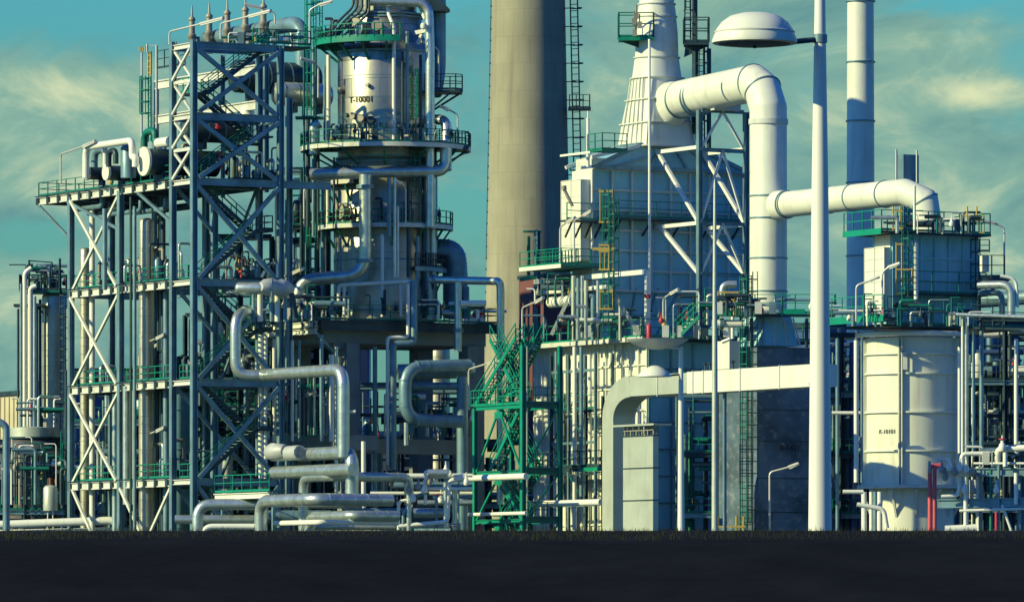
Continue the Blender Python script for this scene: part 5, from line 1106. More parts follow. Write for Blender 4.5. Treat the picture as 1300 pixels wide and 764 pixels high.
MB().prism([P(1026, 486, 440.3), P(1034, 486, 440.3), P(1034, 505, 440.3)], U * 1.2).build('gusset', 'white', rdct)
s2 = P(829, 700, 452); s2.z = 0; d2 = thing('square_riser', 'pale square riser duct with a flat rusty capped top beside the big square duct', 'duct', s2)
w2_ = -(along(s2, V, 791) - s2).dot(V)
MB().obox(s2, U * .45, -V * w2_, Zv * zat(553, 452)).build('casing', 'duct', d2); mb = MB()
for py in (594, 635, 553): MB().obox(fr(s2, -.05, -.05, zat(py, 452)), U * .55, -V * (w2_ + .1), Zv * .08).build('seam_frame', 'dark', d2)
mb = MB()
for k in range(6): mb.obox(fr(s2, .05, w2_ * k / 5 * .95, zat(553, 452)), U * .1, -V * .12, Zv * .85); mb.obox(fr(s2, .36, w2_ * k / 5 * .95, zat(553, 452)), U * .1, -V * .12, Zv * .85)
mb.obox(fr(s2, .02, 0, zat(553, 452) + .4), U * .1, -V * w2_, Zv * .1).obox(fr(s2, .38, 0, zat(553, 452) + .4), U * .1, -V * w2_, Zv * .1).build('louvres', 'vent', d2)
MB().obox(fr(s2, -.5, -.9, zat(540, 452)), U * 1.5, -V * (w2_ + 1.6), Zv * .14).build('cap_plate', 'duct', d2)

# access frame standing before the lit panelled wall
af = thing('access_frame', 'dark steel access frame with decks and braces standing before the bright panelled wall', 'access frame', fr(H0, -2.4, hA * .6, 0))
cols = [-(along(H0 - U * 2.4, V, px) - (H0 - U * 2.4)).dot(V) for px in (756, 744, 722, 700)]
for i, a in enumerate(cols):
    for b in (-2.4, -.9): MB().beam(fr(H0, b, a, 0), fr(H0, b, a, hz(446 if i != 1 else 500)), .2, .2, up=U, I=True).build('post', ('steel', 'dark', 'steel', 'dark')[i], af)
for j, py in enumerate((468, 520, 560, 600, 640)):
    z = hz(py); MB().beam(fr(H0, -2.4, cols[0], z), fr(H0, -2.4, cols[3], z), .12, .2).build('beam', 'dark' if j % 2 else 'steel', af)
    if j in (1, 3): MB().obox(fr(H0, -2.3, cols[0], z + .1), U * 1.3, -V * (cols[3] - cols[0]), Zv * .05).build('deck', 'dark', af); rail_mb([fr(H0, -2.35, cols[0], z + .15), fr(H0, -2.35, cols[3], z + .15)], h=1.1, step=1.6).build('railing', 'dgreen', af)
    if j < 4:
        z2_ = hz((468, 520, 560, 600, 640)[j + 1]); k = j % 2; MB().beam(fr(H0, -2.4, cols[1 + k], z), fr(H0, -2.4, cols[2 + k], z2_), .08, .1).build('brace', 'dark', af); MB().beam(fr(H0, -2.4, cols[2 - k], z2_), fr(H0, -2.4, cols[3 - k], z), .08, .1).build('brace', 'dgreen', af)
for i, (px, y0, y1, r, mm) in enumerate([(706, 600, 446, .12, 'steel'), (714, 640, 470, .1, 'pole'), (717, 640, 500, .07, 'dark'), (749, 590, 450, .14, 'pole'), (733, 675, 470, .09, 'dark')]):
    q = along(H0 - U * 1.2, V, px); MB().cyl(Vector((q.x, q.y, zat(y0, q.y))), Vector((q.x, q.y, zat(y1, q.y))), r, 10).build('pipe', mm, af)
rr = random.Random(31)
for lab, x0, x1, y, Yd, n in (('clutter of small pipes and valves at the foot of the furnace wall', 672, 762, 700, 470, 26), ('clutter of small pipes and valves in the dark under the square duct', 868, 1026, 700, 464, 34), ('clutter of small pipes and valves at the foot of the white tank', 1092, 1236, 700, 453, 34), ('clutter of small pipes and valves at the foot of the left structure and tower', 200, 400, 700, 476, 40), ('clutter of small pipes and drums low at the far left', 0, 190, 700, 492, 36)):
    t = thing('ground_piping', lab, 'process equipment', Vector((P((x0 + x1) / 2, y, Yd).x, Yd, 0)))
    for i in range(n):
        c = P(rr.uniform(x0, x1), y, Yd + rr.uniform(-1, 2.5)); c.z = rr.uniform(0, 2); h = rr.uniform(1.2, 5.6) - c.z * .4; k = rr.random(); X_ = Vector((1, 0, 0)); r = rr.choice((.06, .08, .12, .16))
        if k < .6: MB().tube([c * 1, c + Zv * h, c + Zv * h + X_ * rr.uniform(-3, 3)] + ([] if rr.random() < .5 else []), r, 8, bend=.3).build('pipe', rr.choice(('steel', 'dark', 'clad', 'pole', 'steel')), t)
        elif k < .8: MB().tube([c + Zv * h, c + Zv * h + X_ * rr.uniform(2, 5)], r * 1.4, 10).build('pipe', rr.choice(('clad', 'steel', 'pole')), t)
        elif k < .93: valve_mb(c + Zv * h * .8, .16).build('valve', rr.choice(('vent', 'vent', 'yellow', 'red', 'dark')), t)
        else: MB().lathe(c, [(.01, 0), (.3, 0), (.35, .1), (.35, h * .5), (.2, h * .6), (.01, h * .62)], 14).build('drum', rr.choice(('steel', 'pole', 'duct')), t)
# ------------------------------------------------------------------ G  right-hand furnace on its round tank
K0 = P(1133, 700, 458); K0.z = 0
kA = -(along(K0, V, 1108) - K0).dot(V); kB = (along(K0, U, 1240) - K0).dot(U); kz = lambda py: zat(py, 458)
kf = thing('fired_heater', 'smaller furnace at the right with a bright corrugated left face and a railed roof', 'furnace', K0)
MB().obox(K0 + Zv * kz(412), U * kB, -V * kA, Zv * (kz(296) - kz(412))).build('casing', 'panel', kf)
wall_ribs(K0, U, V, kB, kz(412), kz(298), 6, 4, .16, .16).build('stiffeners', 'panel', kf)
MB().obox(K0 - U * .7 + Zv * kz(401), U * .7, -V * kA, Zv * (kz(314) - kz(401))).build('header_box', 'white', kf)
wall_ribs(K0 - U * .7, -V, -U, kA, kz(401), kz(314), 2, 6, .06, .07).build('header_seams', 'beam', kf)
MB().obox(K0 - U * .2 + Zv * kz(314), U * .2, -V * (kA - .6), Zv * (kz(298) - kz(314))).build('header_box', 'white', kf)
rz = kz(297); p = MB().obox(fr(K0, -1.6, -1.0, rz), U * (kB + 2.2), -V * (kA + 2.5), Zv * .16).build('roof_deck', 'dark', kf)
MB().beam(fr(K0, -1.6, -1.0, rz + .1), fr(K0, -1.6, kA + 1.5, rz + .1), .1, .4).build('kick_plate', 'green', p)
rail_mb([fr(K0, -1.6, kA + 1.4, rz + .16), fr(K0, -1.6, -1.0, rz + .16), fr(K0, kB + .5, -1.0, rz + .16), fr(K0, kB + .5, kA + 1, rz + .16)], h=1.5, step=1.3).build('railing', 'green', p)
rail_mb([fr(K0, 1, 2.2, rz + .16), fr(K0, kB + .3, 2.2, rz + .16)], h=1.3, step=.9).build('railing', 'dark', p)
cz = kz(374); p = MB().obox(fr(K0, .3, -1.2, cz), U * (kB - .2), -V * 1.2, Zv * .16).build('catwalk', 'dark', kf); rail_mb([fr(K0, .3, -1.2, cz + .1), fr(K0, kB, -1.2, cz + .1)], h=1.6, step=2.2).build('railing', 'dgreen', p)
for vs_, hs_ in (([(1134, 262, 292), (1143, 262, 292)], [(1132, 1146, 268), (1132, 1146, 290)]), ([(1138, 308, 375), (1145, 308, 362), (1158, 340, 360)], [(1137, 1159, 342), (1137, 1159, 355), (1137, 1146, 310)]), ([(1228, 262, 280), (1240, 262, 280), (1243, 273, 296), (1249, 273, 296)], [(1222, 1250, 274), (1228, 1250, 279), (1242, 1250, 295)])):
    mb = MB()
    for x, y0, y1 in vs_: mb.beam(P(x, y0, 455.5), P(x, y1, 455.5), .08, .08)
    for x0_, x1_, y in hs_: mb.beam(P(x0_, y, 455.5), P(x1_, y, 455.5), .09, .1)
    mb.build('safety_gate', 'yellow', kf)
ladder_mb(P(1149, 405, 456.5), P(1149, 262, 456.5), V, .5, t=.07).build('ladder', 'dgreen', kf); ladder_mb(P(1234, 405, 462), P(1234, 300, 462), V, .6, t=.08).build('ladder', 'dark', kf)
pipe('pale pipe hooking over and falling down the shaded face of the right furnace', path((1158, 308, 456.5), [('X', 1163), ('z', 380)]), .16, 'pole', bands=0, bend=.4)
pipe('thin vent pipe standing over the roof deck of the right furnace beside the duct end', path((1161, 292, 455), [('z', 236)]), .1, 'pole', bands=0)
floodlight('lamp leaning out over the bright face of the right furnace', P(1120, 402, 455), 3.2, Vector((.8, -.3, 0)), tip=.4)
floodlight('lamp on a tall post at the far right reaching back to the furnace roof', P(1275, 352, 462), 3.6, Vector((-1.4, -.2, 0)), tip=.7); floodlight('curved lamp post rising in front of the shaded stack', P(1087, 408, 455), 2.6, Vector((1.3, -.3, 0)), tip=.3)
# lower deck, green
lz2 = kz(408); ld = thing('walkway', 'green walkway with railing between the lamp pole and the right furnace', 'walkway', P(1120, 412, 456))
o5 = P(1122, 700, 454); o5.z = 0; l5 = -(along(o5, V, 1030) - o5).dot(V)
MB().obox(fr(o5, 0, 0, lz2), U * 1.6, -V * l5, Zv * .15).build('floor_plate', 'dark', ld); MB().beam(fr(o5, 0, 0, lz2 + .02), fr(o5, 0, l5, lz2 + .02), .12, .36).build('kick_plate', 'green', ld)
rail_mb([fr(o5, 0, l5, lz2 + .15), fr(o5, 0, 0, lz2 + .15)], h=1.6, step=1.4).build('railing', 'green', ld)
MB().beam(fr(o5, 0, l5 - 1, 0), fr(o5, 0, l5 - 1, lz2), .3, .3).build('post', 'steel', ld)
rd2 = thing('platform_deck', 'dark deck with green railing around the foot of the right furnace', 'platform', K0 + Zv * kz(418))
MB().obox(fr(K0, -1.5, -1.6, kz(416)), U * (kB + 5), -V * (kA + 3), Zv * .2).build('floor_plate', 'dark', rd2); rail_mb([fr(K0, -1.5, -1.6, kz(413)), fr(K0, kB + 3.4, -1.6, kz(413))], h=2.0, step=2.4).build('railing', 'dgreen', rd2)
# tank
tx = Vector((P(1158, 700, 461.5).x, 461.5, 0)); tz = lambda py: zat(py, 459)
tk = thing('round_tank', 'white ribbed cylindrical tank with rust stains and small lettering under the right furnace', 'tank', tx)
MB().lathe(tx, [(3.5, tz(617)), (3.5, tz(428)), (.01, tz(426))], 64).build('shell', 'rusty', tk); MB().lathe(tx, [(3.05, 0), (3.05, tz(617))], 56).build('lower_shell', 'rusty', tk)
mb = MB()
for py in (449, 474, 523, 572): mb.lathe(tx, [(3.5, tz(py) - .06), (3.68, tz(py) - .06), (3.68, tz(py) + .06), (3.5, tz(py) + .06)], 64)
mb.build('ring_stiffener', 'white', tk)
mb = MB()
for ph in (-15, 62, 100, -75):
    for k in (-3.6, 0): 
        a = R(ph + k); d = Vector((math.sin(a), -math.cos(a), 0)); s_ = Vector((-d.y, d.x, 0)); mb.obox(tx + d * 3.45 + s_ * -.04 + Zv * tz(616), d * .4, s_ * .08, Zv * (tz(430) - tz(616)))
mb.build('vertical_rib', 'white', tk)
MB().annulus(tx, 3.4, 4.05, tz(617) - .15, tz(617) + .1, 180, 360, 48).build('ledge', 'beam', tk)
mb = MB()
for i in range(7): a = R(190 + i * 27); d = Vector((math.cos(a), math.sin(a), 0)); mb.beam(tx + d * 3.9 + Zv * (tz(617) - .2), tx + d * 3.0 + Zv * (tz(617) - 2.2), .16, .2)
mb.build('ledge_bracket', 'beam', tk)
text_cyl(tk, 'K-10101', .42, tx, 3.53, -35, tz(548)); MB().obox(tx + Vector((-.9, -3.95, tz(470))), Vector((.3, 0, 0)), Vector((0, .15, 0)), Zv * 1.3).build('instrument_box', 'beam', tk)
mb = MB(); mb.lathe(tx, [(3.9, tz(427)), (4.0, tz(427)), (4.0, tz(422)), (3.9, tz(422))], 48, 180, 360); mb.build('top_ring', 'beam', tk)
pipe('curved pale pipe wrapped round the top of the white tank', [tx + Vector((4.1 * math.sin(R(a)), -4.1 * math.cos(R(a)), tz(424))) for a in range(-80, 61, 10)], .2, 'pole', bands=0, bend=.3)
for i, (px, y0, y1, Y, r, mm, lab) in enumerate([
    (1087, 612, 432, 455, .17, 'pole', 'pale pipe just left of the white tank, left one'), (1094, 612, 432, 455, .1, 'steel', 'thin pipe just left of the white tank, right one'),
    (1222, 580, 405, 455, .10, 'pole', 'first pale pipe right of the white tank'), (1227, 700, 400, 455.5, .14, 'clad', 'second pale pipe right of the white tank, elbowed top'), (1236, 580, 420, 456, .12, 'steel', 'third thin pipe right of the white tank'),
    (1246, 580, 420, 457, .16, 'steel', 'fourth thicker pipe right of the white tank'), (1218, 575, 440, 457, .12, 'pole', 'thin pale pipe touching the right edge of the white tank'),
    (1097, 700, 624, 456, .2, 'pole', 'first stub under the left of the tank ledge'), (1106, 700, 624, 455.5, .14, 'pole', 'second stub under the left of the tank ledge'), (1111, 700, 624, 455.4, .14, 'steel', 'third stub under the left of the tank ledge'), (1117, 700, 624, 455, .18, 'pole', 'fourth stub under the left of the tank ledge'),
    (1063, 680, 430, 466, .14, 'steel', 'thin pipe in the dark right of the lamp pole'), (1290, 600, 430, 456, .15, 'pole', 'pale vertical pipe near the right border')]):
    pipe(lab, [P(px, y0, Y), P(px, y1, Y)], r, mm, bands=0)
pipe('pale level pipe stepping out left of the white tank', [P(1056, 524, 456), P(1094, 524, 456)], .13, 'pole', bands=0)
pipe('short bent pale pipe under the tank ledge at the left', [P(1088, 640, 453), P(1122, 646, 453), P(1126, 670, 453)], .17, 'pole', bands=0, bend=.4)
pipe('ledge-level pale pipe end left of the tank foot', [P(1070, 624, 454), P(1096, 624, 454)], .15, 'pole', bands=0)
for lab, dx in (('left of the two faded red pipes rising in front of the white tank', 0), ('right of the two faded red pipes rising in front of the white tank', 6)):
    pipe(lab, [P(1180.5 + dx, 720, 454), P(1180.5 + dx, 591 + dx * .2, 454), P(1194 + dx * .5, 590, 454)], .15, 'pink', bands=0, bend=.5, group='red pipes before the white tank')
# pipe rack at the right border
pr = thing('pipe_rack', 'blue-grey steel pipe rack with valves at the right border before the tank', 'pipe rack', P(1250, 700, 452))
def R_(a, b, w=.3, h=.5, m='steel', I=True, n='beam'): MB().beam(P(*a), P(*b), w, h, I=I).build(n, m, pr)
R_((1205, 599, 452), (1310, 599, 450), .3, .6, 'steel'); R_((1190, 639, 452), (1310, 637, 450), .3, .65, 'steel'); R_((1243, 720, 452), (1243, 592, 452), .35, .35, 'beam', n='column'); R_((1296, 720, 451), (1296, 560, 451), .35, .35, 'steel', n='column')
for pts, r, m in [([(1221, 590, 451), (1221, 576, 451), (1266, 575, 451), (1266, 592, 451)], .16, 'pole'), ([(1266, 592, 451), (1267, 570, 450.6), (1310, 568, 450)], .24, 'pole'), ([(1236, 588, 451), (1310, 588, 450)], .09, 'pole'), ([(1226, 617, 451), (1226, 690, 451)], .16, 'pole'),
                  ([(1190, 600, 451), (1236, 600, 451)], .28, 'pole'), ([(1195, 630, 451), (1217, 629, 451), (1219, 600, 451)], .13, 'pole'), ([(1218, 648, 451), (1310, 645, 450)], .10, 'pole'), ([(1200, 672, 451), (1240, 670, 451)], .3, 'pole'), ([(1276, 574, 450), (1276, 592, 450)], .16, 'pole'),
                  ([(1272, 640, 450.5), (1290, 690, 450.5)], .1, 'pole'), ([(1258, 592, 451), (1258, 690, 451)], .12, 'dgreen'), ([(1180, 585, 451.5), (1180, 600, 451.5)], .1, 'steel'), ([(1190, 583, 451), (1206, 583, 451), (1206, 600, 451)], .1, 'pole'), ([(1268, 590, 450.5), (1268, 690, 450.5)], .1, 'steel'), ([(1290, 600, 450), (1290, 640, 450)], .15, 'pole')]:
    MB().tube([P(*p) for p in pts], r, 10, bend=.35).build('pipe', m, pr)
for px, py in ((1196, 596), (1205, 594), (1212, 600), (1219, 594), (1227, 596), (1234, 600), (1200, 606), (1265, 622), (1225, 622), (1236, 623)): valve_mb(P(px, py, 450.5), .16).build('valve', 'pole' if px % 2 else 'vent', pr)
v = valve_mb(P(1272.5, 568, 450), .2).build('valve', 'pole', pr); wheel_mb(P(1272.5, 557, 450), .26, .05).build('handwheel', 'red', pr)
for x, y0, y1 in ((1265, 650, 690), (1289, 608, 632)): MB().tube([P(x, y0, 450.3), P(x, y1, 450.3)], .12, 8).build('red_line', 'red', pr)
# upper right platforms and pipes
ur = thing('platform_deck', 'cluttered railed platform with a white drum right of the furnace', 'platform', P(1260, 352, 460))
MB().cbox(P(1260, 354, 460), Vector((2.4, 0, 0)), Vector((0, 2, 0)), Zv * .3).build('floor_plate', 'dark', ur); rail_mb([P(1243, 352, 459), P(1275, 352, 459), P(1275, 352, 461)], h=1.6, step=1.2).build('railing', 'dark', ur); rail_mb([P(1243, 320, 459), P(1256, 320, 459)], h=.9, step=.6).build('railing', 'dark', ur)
MB().lathe(P(1249, 346, 459.5), [(.01, 0), (.38, .05), (.38, 1.2), (.01, 1.3)], 18).build('drum', 'white', None, label='small white drum on the railed platform right of the furnace', cat='drum')
MB().beam(P(1243, 360, 460), P(1243, 420, 460), .2, .2).beam(P(1275, 358, 460), P(1240, 380, 460), .15, .15).build('leg', 'dark', ur)
pipe('grey pipe running right from the furnace and bending down near the right border, upper one', [P(1242, 362, 458), P(1284, 361, 457), P(1284, 400, 457)], .3, 'clad', bend=.8); pipe('second grey pipe bending down inside the upper one near the right border', [P(1242, 372, 459), P(1272, 371, 459), P(1272, 402, 459)], .22, 'steel', bend=.6)
pipe('thick level pipe leaving at the right border', [P(1240, 382, 470), P(1320, 376, 468)], .55, 'steel'); pipe('slim curved pipe hooping over near the right border', [P(1270, 350, 457), P(1290, 354, 457), P(1292, 390, 457)], .12, 'pole', bands=0, bend=.7)
pipe('pale level pipe with an elbowed left end above the right pipe rack', [P(1214, 399, 453), P(1320, 403, 451)], .14, 'clad', bands=0); 
rail_mb([P(1236, 418, 455), P(1310, 420, 454)], h=1.3, step=2).build('railing', 'dark', None, label='dark railing above the pipe rack at the right border', cat='railing')
ds = thing('dark_stack', 'square dark blue flue box standing behind the right-hand duct end', 'flue', P(1152, 300, 500)); MB().obox(Vector((P(1147, 700, 478).x, 478, zat(296, 478))), U * 1.4, -V * 1.2, Zv * (zat(196, 478) - zat(296, 478))).build('casing', 'steel', ds)
MB().beam(P(1138, 240, 477.6), P(1138, 190, 477.6), .12, .12).beam(P(1164, 240, 478), P(1164, 191, 478), .1, .1).build('corner_post', 'beam', ds)

# ------------------------------------------------------------------ H  lamp posts
def dome_profile(R1, H, n=10): return [(R1 * math.cos(R(90 * k / n)), H * math.sin(R(90 * k / n))) for k in range(n)] + [(.01, H)]
YL = 73.0; mp_ = P(1041, 700, YL); mp_.z = 0
ml = thing('street_lamp', 'nearest lamp, a very tall white post with a large pale dome lantern at the top', 'street lamp', mp_)
zt_ = zat(-60, YL); MB().lathe(mp_, [(.146, 0), (.136, zat(680, YL)), (.098, zat(240, YL)), (.062, zat(0, YL)), (.055, zt_), (.01, zt_ + .02)], 32).build('post', 'pole', ml)
MB().lathe(mp_, [(.22, 0), (.22, .04), (.15, .06)], 24).build('base_plate', 'steel', ml)
MB().lathe(mp_, [(.074, zat(118, YL)), (.078, zat(118, YL) + .03), (.068, zat(50, YL))], 24).build('sleeve', 'pole', ml)
hd = Vector((-math.sin(R(58)), -math.cos(R(58)), 0)); hc = along(mp_, hd, 958); hc.z = zat(55, hc.y); rr_ = 54 / 8000 * hc.y
MB().tube([Vector((mp_.x, mp_.y, zat(50, YL))), hc - hd * rr_ * .93 + Zv * .03], .032, 12).build('arm', 'dark', ml)
MB().lathe(hc, [(rr_, 0), (rr_ * 1.005, .03), (rr_ * .93, .12), (rr_ * .90, .16), (rr_ * .78, .24), (rr_ * .58, .31), (rr_ * .32, .345), (.01, .352)], 48).lathe(hc, [(.01, -.0), (rr_ * .96, -.01), (rr_, 0)], 48).build('dome', 'white', ml)
MB().lathe(hc - Zv * .03, [(.01, 0), (rr_ * .6, .0), (rr_ * .85, .02)], 40).cyl(hc - Zv * .06, hc, .02, 10).build('diffuser', 'dark', ml); MB().lathe(hc + Zv * .115, [(rr_ * .93, 0), (rr_ * .95, .005), (rr_ * .95, .018), (rr_ * .92, .024)], 48).build('rim_seam', 'beam', ml)
MB().cbox(hc - hd * rr_ * .9 + Zv * .05, Vector((.12, 0, 0)), Vector((0, .08, 0)), Zv * .07).build('arm_clamp', 'steel', ml); MB().lathe(mp_ + Zv * (zat(50, YL) - .05), [(.066, 0), (.085, .01), (.085, .1), (.066, .11)], 24).build('arm_collar', 'steel', ml)
Y3 = 130.0; p3 = P(864.5, 700, Y3); p3.z = 0
l3 = thing('street_lamp', 'middle lamp, white post with a small dome lantern below a wide upturned dish reflector', 'street lamp', p3)
MB().lathe(p3, [(.075, 0), (.072, zat(675, Y3)), (.045, zat(440, Y3)), (.01, zat(440, Y3) + .01)], 24).build('post', 'pole', l3)
h3 = along(p3, Vector((-.85, -.5, 0)), 831); h3.z = zat(478, h3.y)
MB().lathe(h3, [(.35, 0), (.34, .03), (.28, .1), (.17, .18), (.07, .225), (.01, .23)], 36).lathe(h3, [(.01, -.005), (.35, 0)], 36).build('dome', 'white', l3); MB().tube([Vector((p3.x, p3.y, zat(475, Y3))), h3 + Vector((.3, .17, .03))], .02, 8).build('arm', 'dark', l3)
hd3 = Vector((P(834, 432, Y3).x, Y3 - .15, zat(431, Y3)))
MB().lathe(hd3, [(.655, 0), (.62, -.03), (.5, -.1), (.3, -.175), (.1, -.21), (.01, -.212)], 40).lathe(hd3, [(.655, 0), (.5, -.08), (.01, -.19)], 40).build('dish', 'pole', l3)
MB().tube([Vector((p3.x, p3.y, zat(442, Y3))), hd3 + Vector((.25, .05, -.17))], .03, 8).build('dish_bracket', 'pole', l3)
p4 = P(907.5, 700, 140); p4.z = 0; m4 = thing('lightning_mast', 'tall thin pale mast standing in front of the furnace, taller than the small lamp', 'mast', p4)
MB().lathe(p4, [(.085, 0), (.06, zat(440, 140)), (.03, zat(235, 140)), (.01, zat(228, 140))], 20).build('mast', 'duct', m4)
floodlight('small curved lamp standing against the dark stained casing', P(977, 700, 460), 3.6 + 2.2, Vector((1.7, -.3, 0)), tip=.35)
p5 = P(8, 700, 455); pipe('upright steel post pipe with a rusty cap at the left border', [Vector((p5.x, p5.y, 0)), P(8, 540, 455), P(-4, 534, 455)], .26, 'steel', bands=0, bend=.5)

# ------------------------------------------------------------------ I  far left vessel group
lv_, lc, lh = vessel('pale ringed column with a railed top platform at the far left', 70, 720, 378, 530, 1.12, 'column2', 14)
zp = zat(371, 530)
lp = thing('ring_platform', 'green and dark railed platform on the far left column', 'platform', Vector((lc.x, lc.y, zp)))
q = Vector((P(56, 371, 530).x, 530, zp)); w = 3.9; MB().cbox(q, Vector((w, 0, 0)), Vector((0, 3.2, 0)), Zv * .22).build('floor_plate', 'dgreen', lp)
rail_mb([q + Vector((-w / 2, 1.6, .1)), q + Vector((-w / 2, -1.6, .1)), q + Vector((w / 2, -1.6, .1)), q + Vector((w / 2, 1.6, .1))], h=1.3, step=.8).build('railing', 'dark', lp)
MB().beam(P(37, 371, 528.4), P(37, 330, 528.4), .12, .12).beam(P(76, 371, 528.4), P(76, 328, 528.4), .15, .15).beam(P(37, 331, 528.4), P(66, 333, 528.4), .1, .1).beam(P(66, 333, 528.4), P(66, 350, 528.4), .1, .1).build('frame', 'dark', lp)
MB().cbox(P(38, 388, 529), Vector((2.6, 0, 0)), Vector((0, 2, 0)), Zv * .2).beam(P(45, 388, 529), P(58, 400, 529), .15, .15).build('side_platform', 'dark', lp)
hvessel('small dark horizontal drum on the far left platform', P(46, 341, 530), Vector((1, 0, 0)), 1.2, .4, 'steel')
pipe('outer of two vertical pipes at the far left hooping over at the top', [P(31.5, 720, 528), P(31.5, 346, 528), P(40, 340, 528)], .2, 'pole', bend=.6); pipe('inner of two vertical pipes at the far left', [P(38.5, 720, 528), P(38.5, 366, 528), P(46, 363, 528)], .22, 'pole', bend=.6)
for i, (px, y1) in enumerate([(47, 385), (51, 380), (86, 392)]): pipe(['thin dark line left of the far left column', 'second thin dark line left of the far left column', 'thin line right of the far left column'][i], [P(px, 700, 528.5), P(px, y1, 528.5)], .12, ['steel', 'dark', 'clad'][i], bands=0)
ob = thing('process_building', 'ochre corrugated building peeping out at the left border', 'building', P(20, 700, 600)); MB().obox(P(40, 700, 590) - Zv * P(40, 700, 590).z, U * 6, -V * 40, Zv * zat(500, 590)).build('wall', 'build', ob)
mb = MB()
for i in range(40): mb.obox(P(40, 700, 590) - Zv * P(40, 700, 590).z - U * .12 - V * i, U * .12, V * .3, Zv * zat(502, 590))
mb.build('cladding_rib', 'build', ob); MB().obox(P(41, 700, 590) - Zv * P(41, 700, 590).z - U * .3 + Zv * zat(500, 590), U * 7, -V * 41, Zv * .4).build('roof', 'dark', ob)
dv = thing('squat_vessel', 'squat wide rust-stained vessel with a pale top band low at the far left', 'vessel', P(42, 720, 515)); cdv = Vector((P(42, 700, 515).x, 515, 0))
MB().lathe(cdv, [(2.7, 0), (2.75, zat(575, 515)), (2.5, zat(562, 515)), (2.1, zat(556, 515))], 44).build('lower_shell', 'rustshade', dv); MB().lathe(cdv, [(2.0, zat(556, 515)), (2.0, zat(543, 515)), (.01, zat(541, 515))], 40).build('top_band', 'duct', dv); MB().annulus(cdv, 0.5, 2.5, zat(557, 515), zat(555, 515), 0, 359.9, 44).build('ledge', 'dark', dv)
sd = thing('small_tank', 'small cream upright tank on thin legs low at the left', 'tank', P(64, 675, 500)); c = P(64, 648, 500)
MB().lathe(c, [(.01, 0), (.55, .0), (.57, .1), (.57, 1.8), (.4, 2.0), (.01, 2.05)], 24).build('shell', 'duct', sd); MB().beam(P(60, 676, 500), P(61, 648, 500), .08, .08).beam(P(68, 676, 500), P(67, 648, 500), .08, .08).build('leg', 'pole', sd); MB().cyl(c + Zv * 2, c + Zv * 2.6, .14, 10).build('nozzle', 'rust', sd)
pipe('long pale level pipe crossing the lower left corner', [P(-10, 666, 498), P(150, 660, 497), P(156, 690, 497)], .32, 'pole', bands=1.6, bend=.8)
pipe('thin pale level pipe at the bottom left under the long one', [P(-10, 674, 499), P(145, 671, 498)], .12, 'pole', bands=0)

for i, (px, y1, r, mm, lab) in enumerate([(23, 392, .1, 'dark', 'outermost thin dark line of the far left pipe cluster'), (27, 360, .12, 'steel', 'second thin line of the far left pipe cluster'), (44, 376, .14, 'clad', 'aluminium riser between the two hooped pipes and the far left column'), (57, 392, .1, 'dark', 'dark line running down the front of the far left column'), (88, 410, .14, 'steel', 'grey riser between the far left column and the left structure')]):
    pipe(lab, [P(px, 700, 527), P(px, y1, 527)], r, mm, bands=0)
lad = thing('ladder', 'dark caged ladder on the front of the far left column', 'ladder', P(80, 700, 528)); ladder_mb(P(80, 545, 528), P(80, 372, 528), Vector((.4, -1, 0)), .5, t=.06).build('ladder', 'dark', lad)
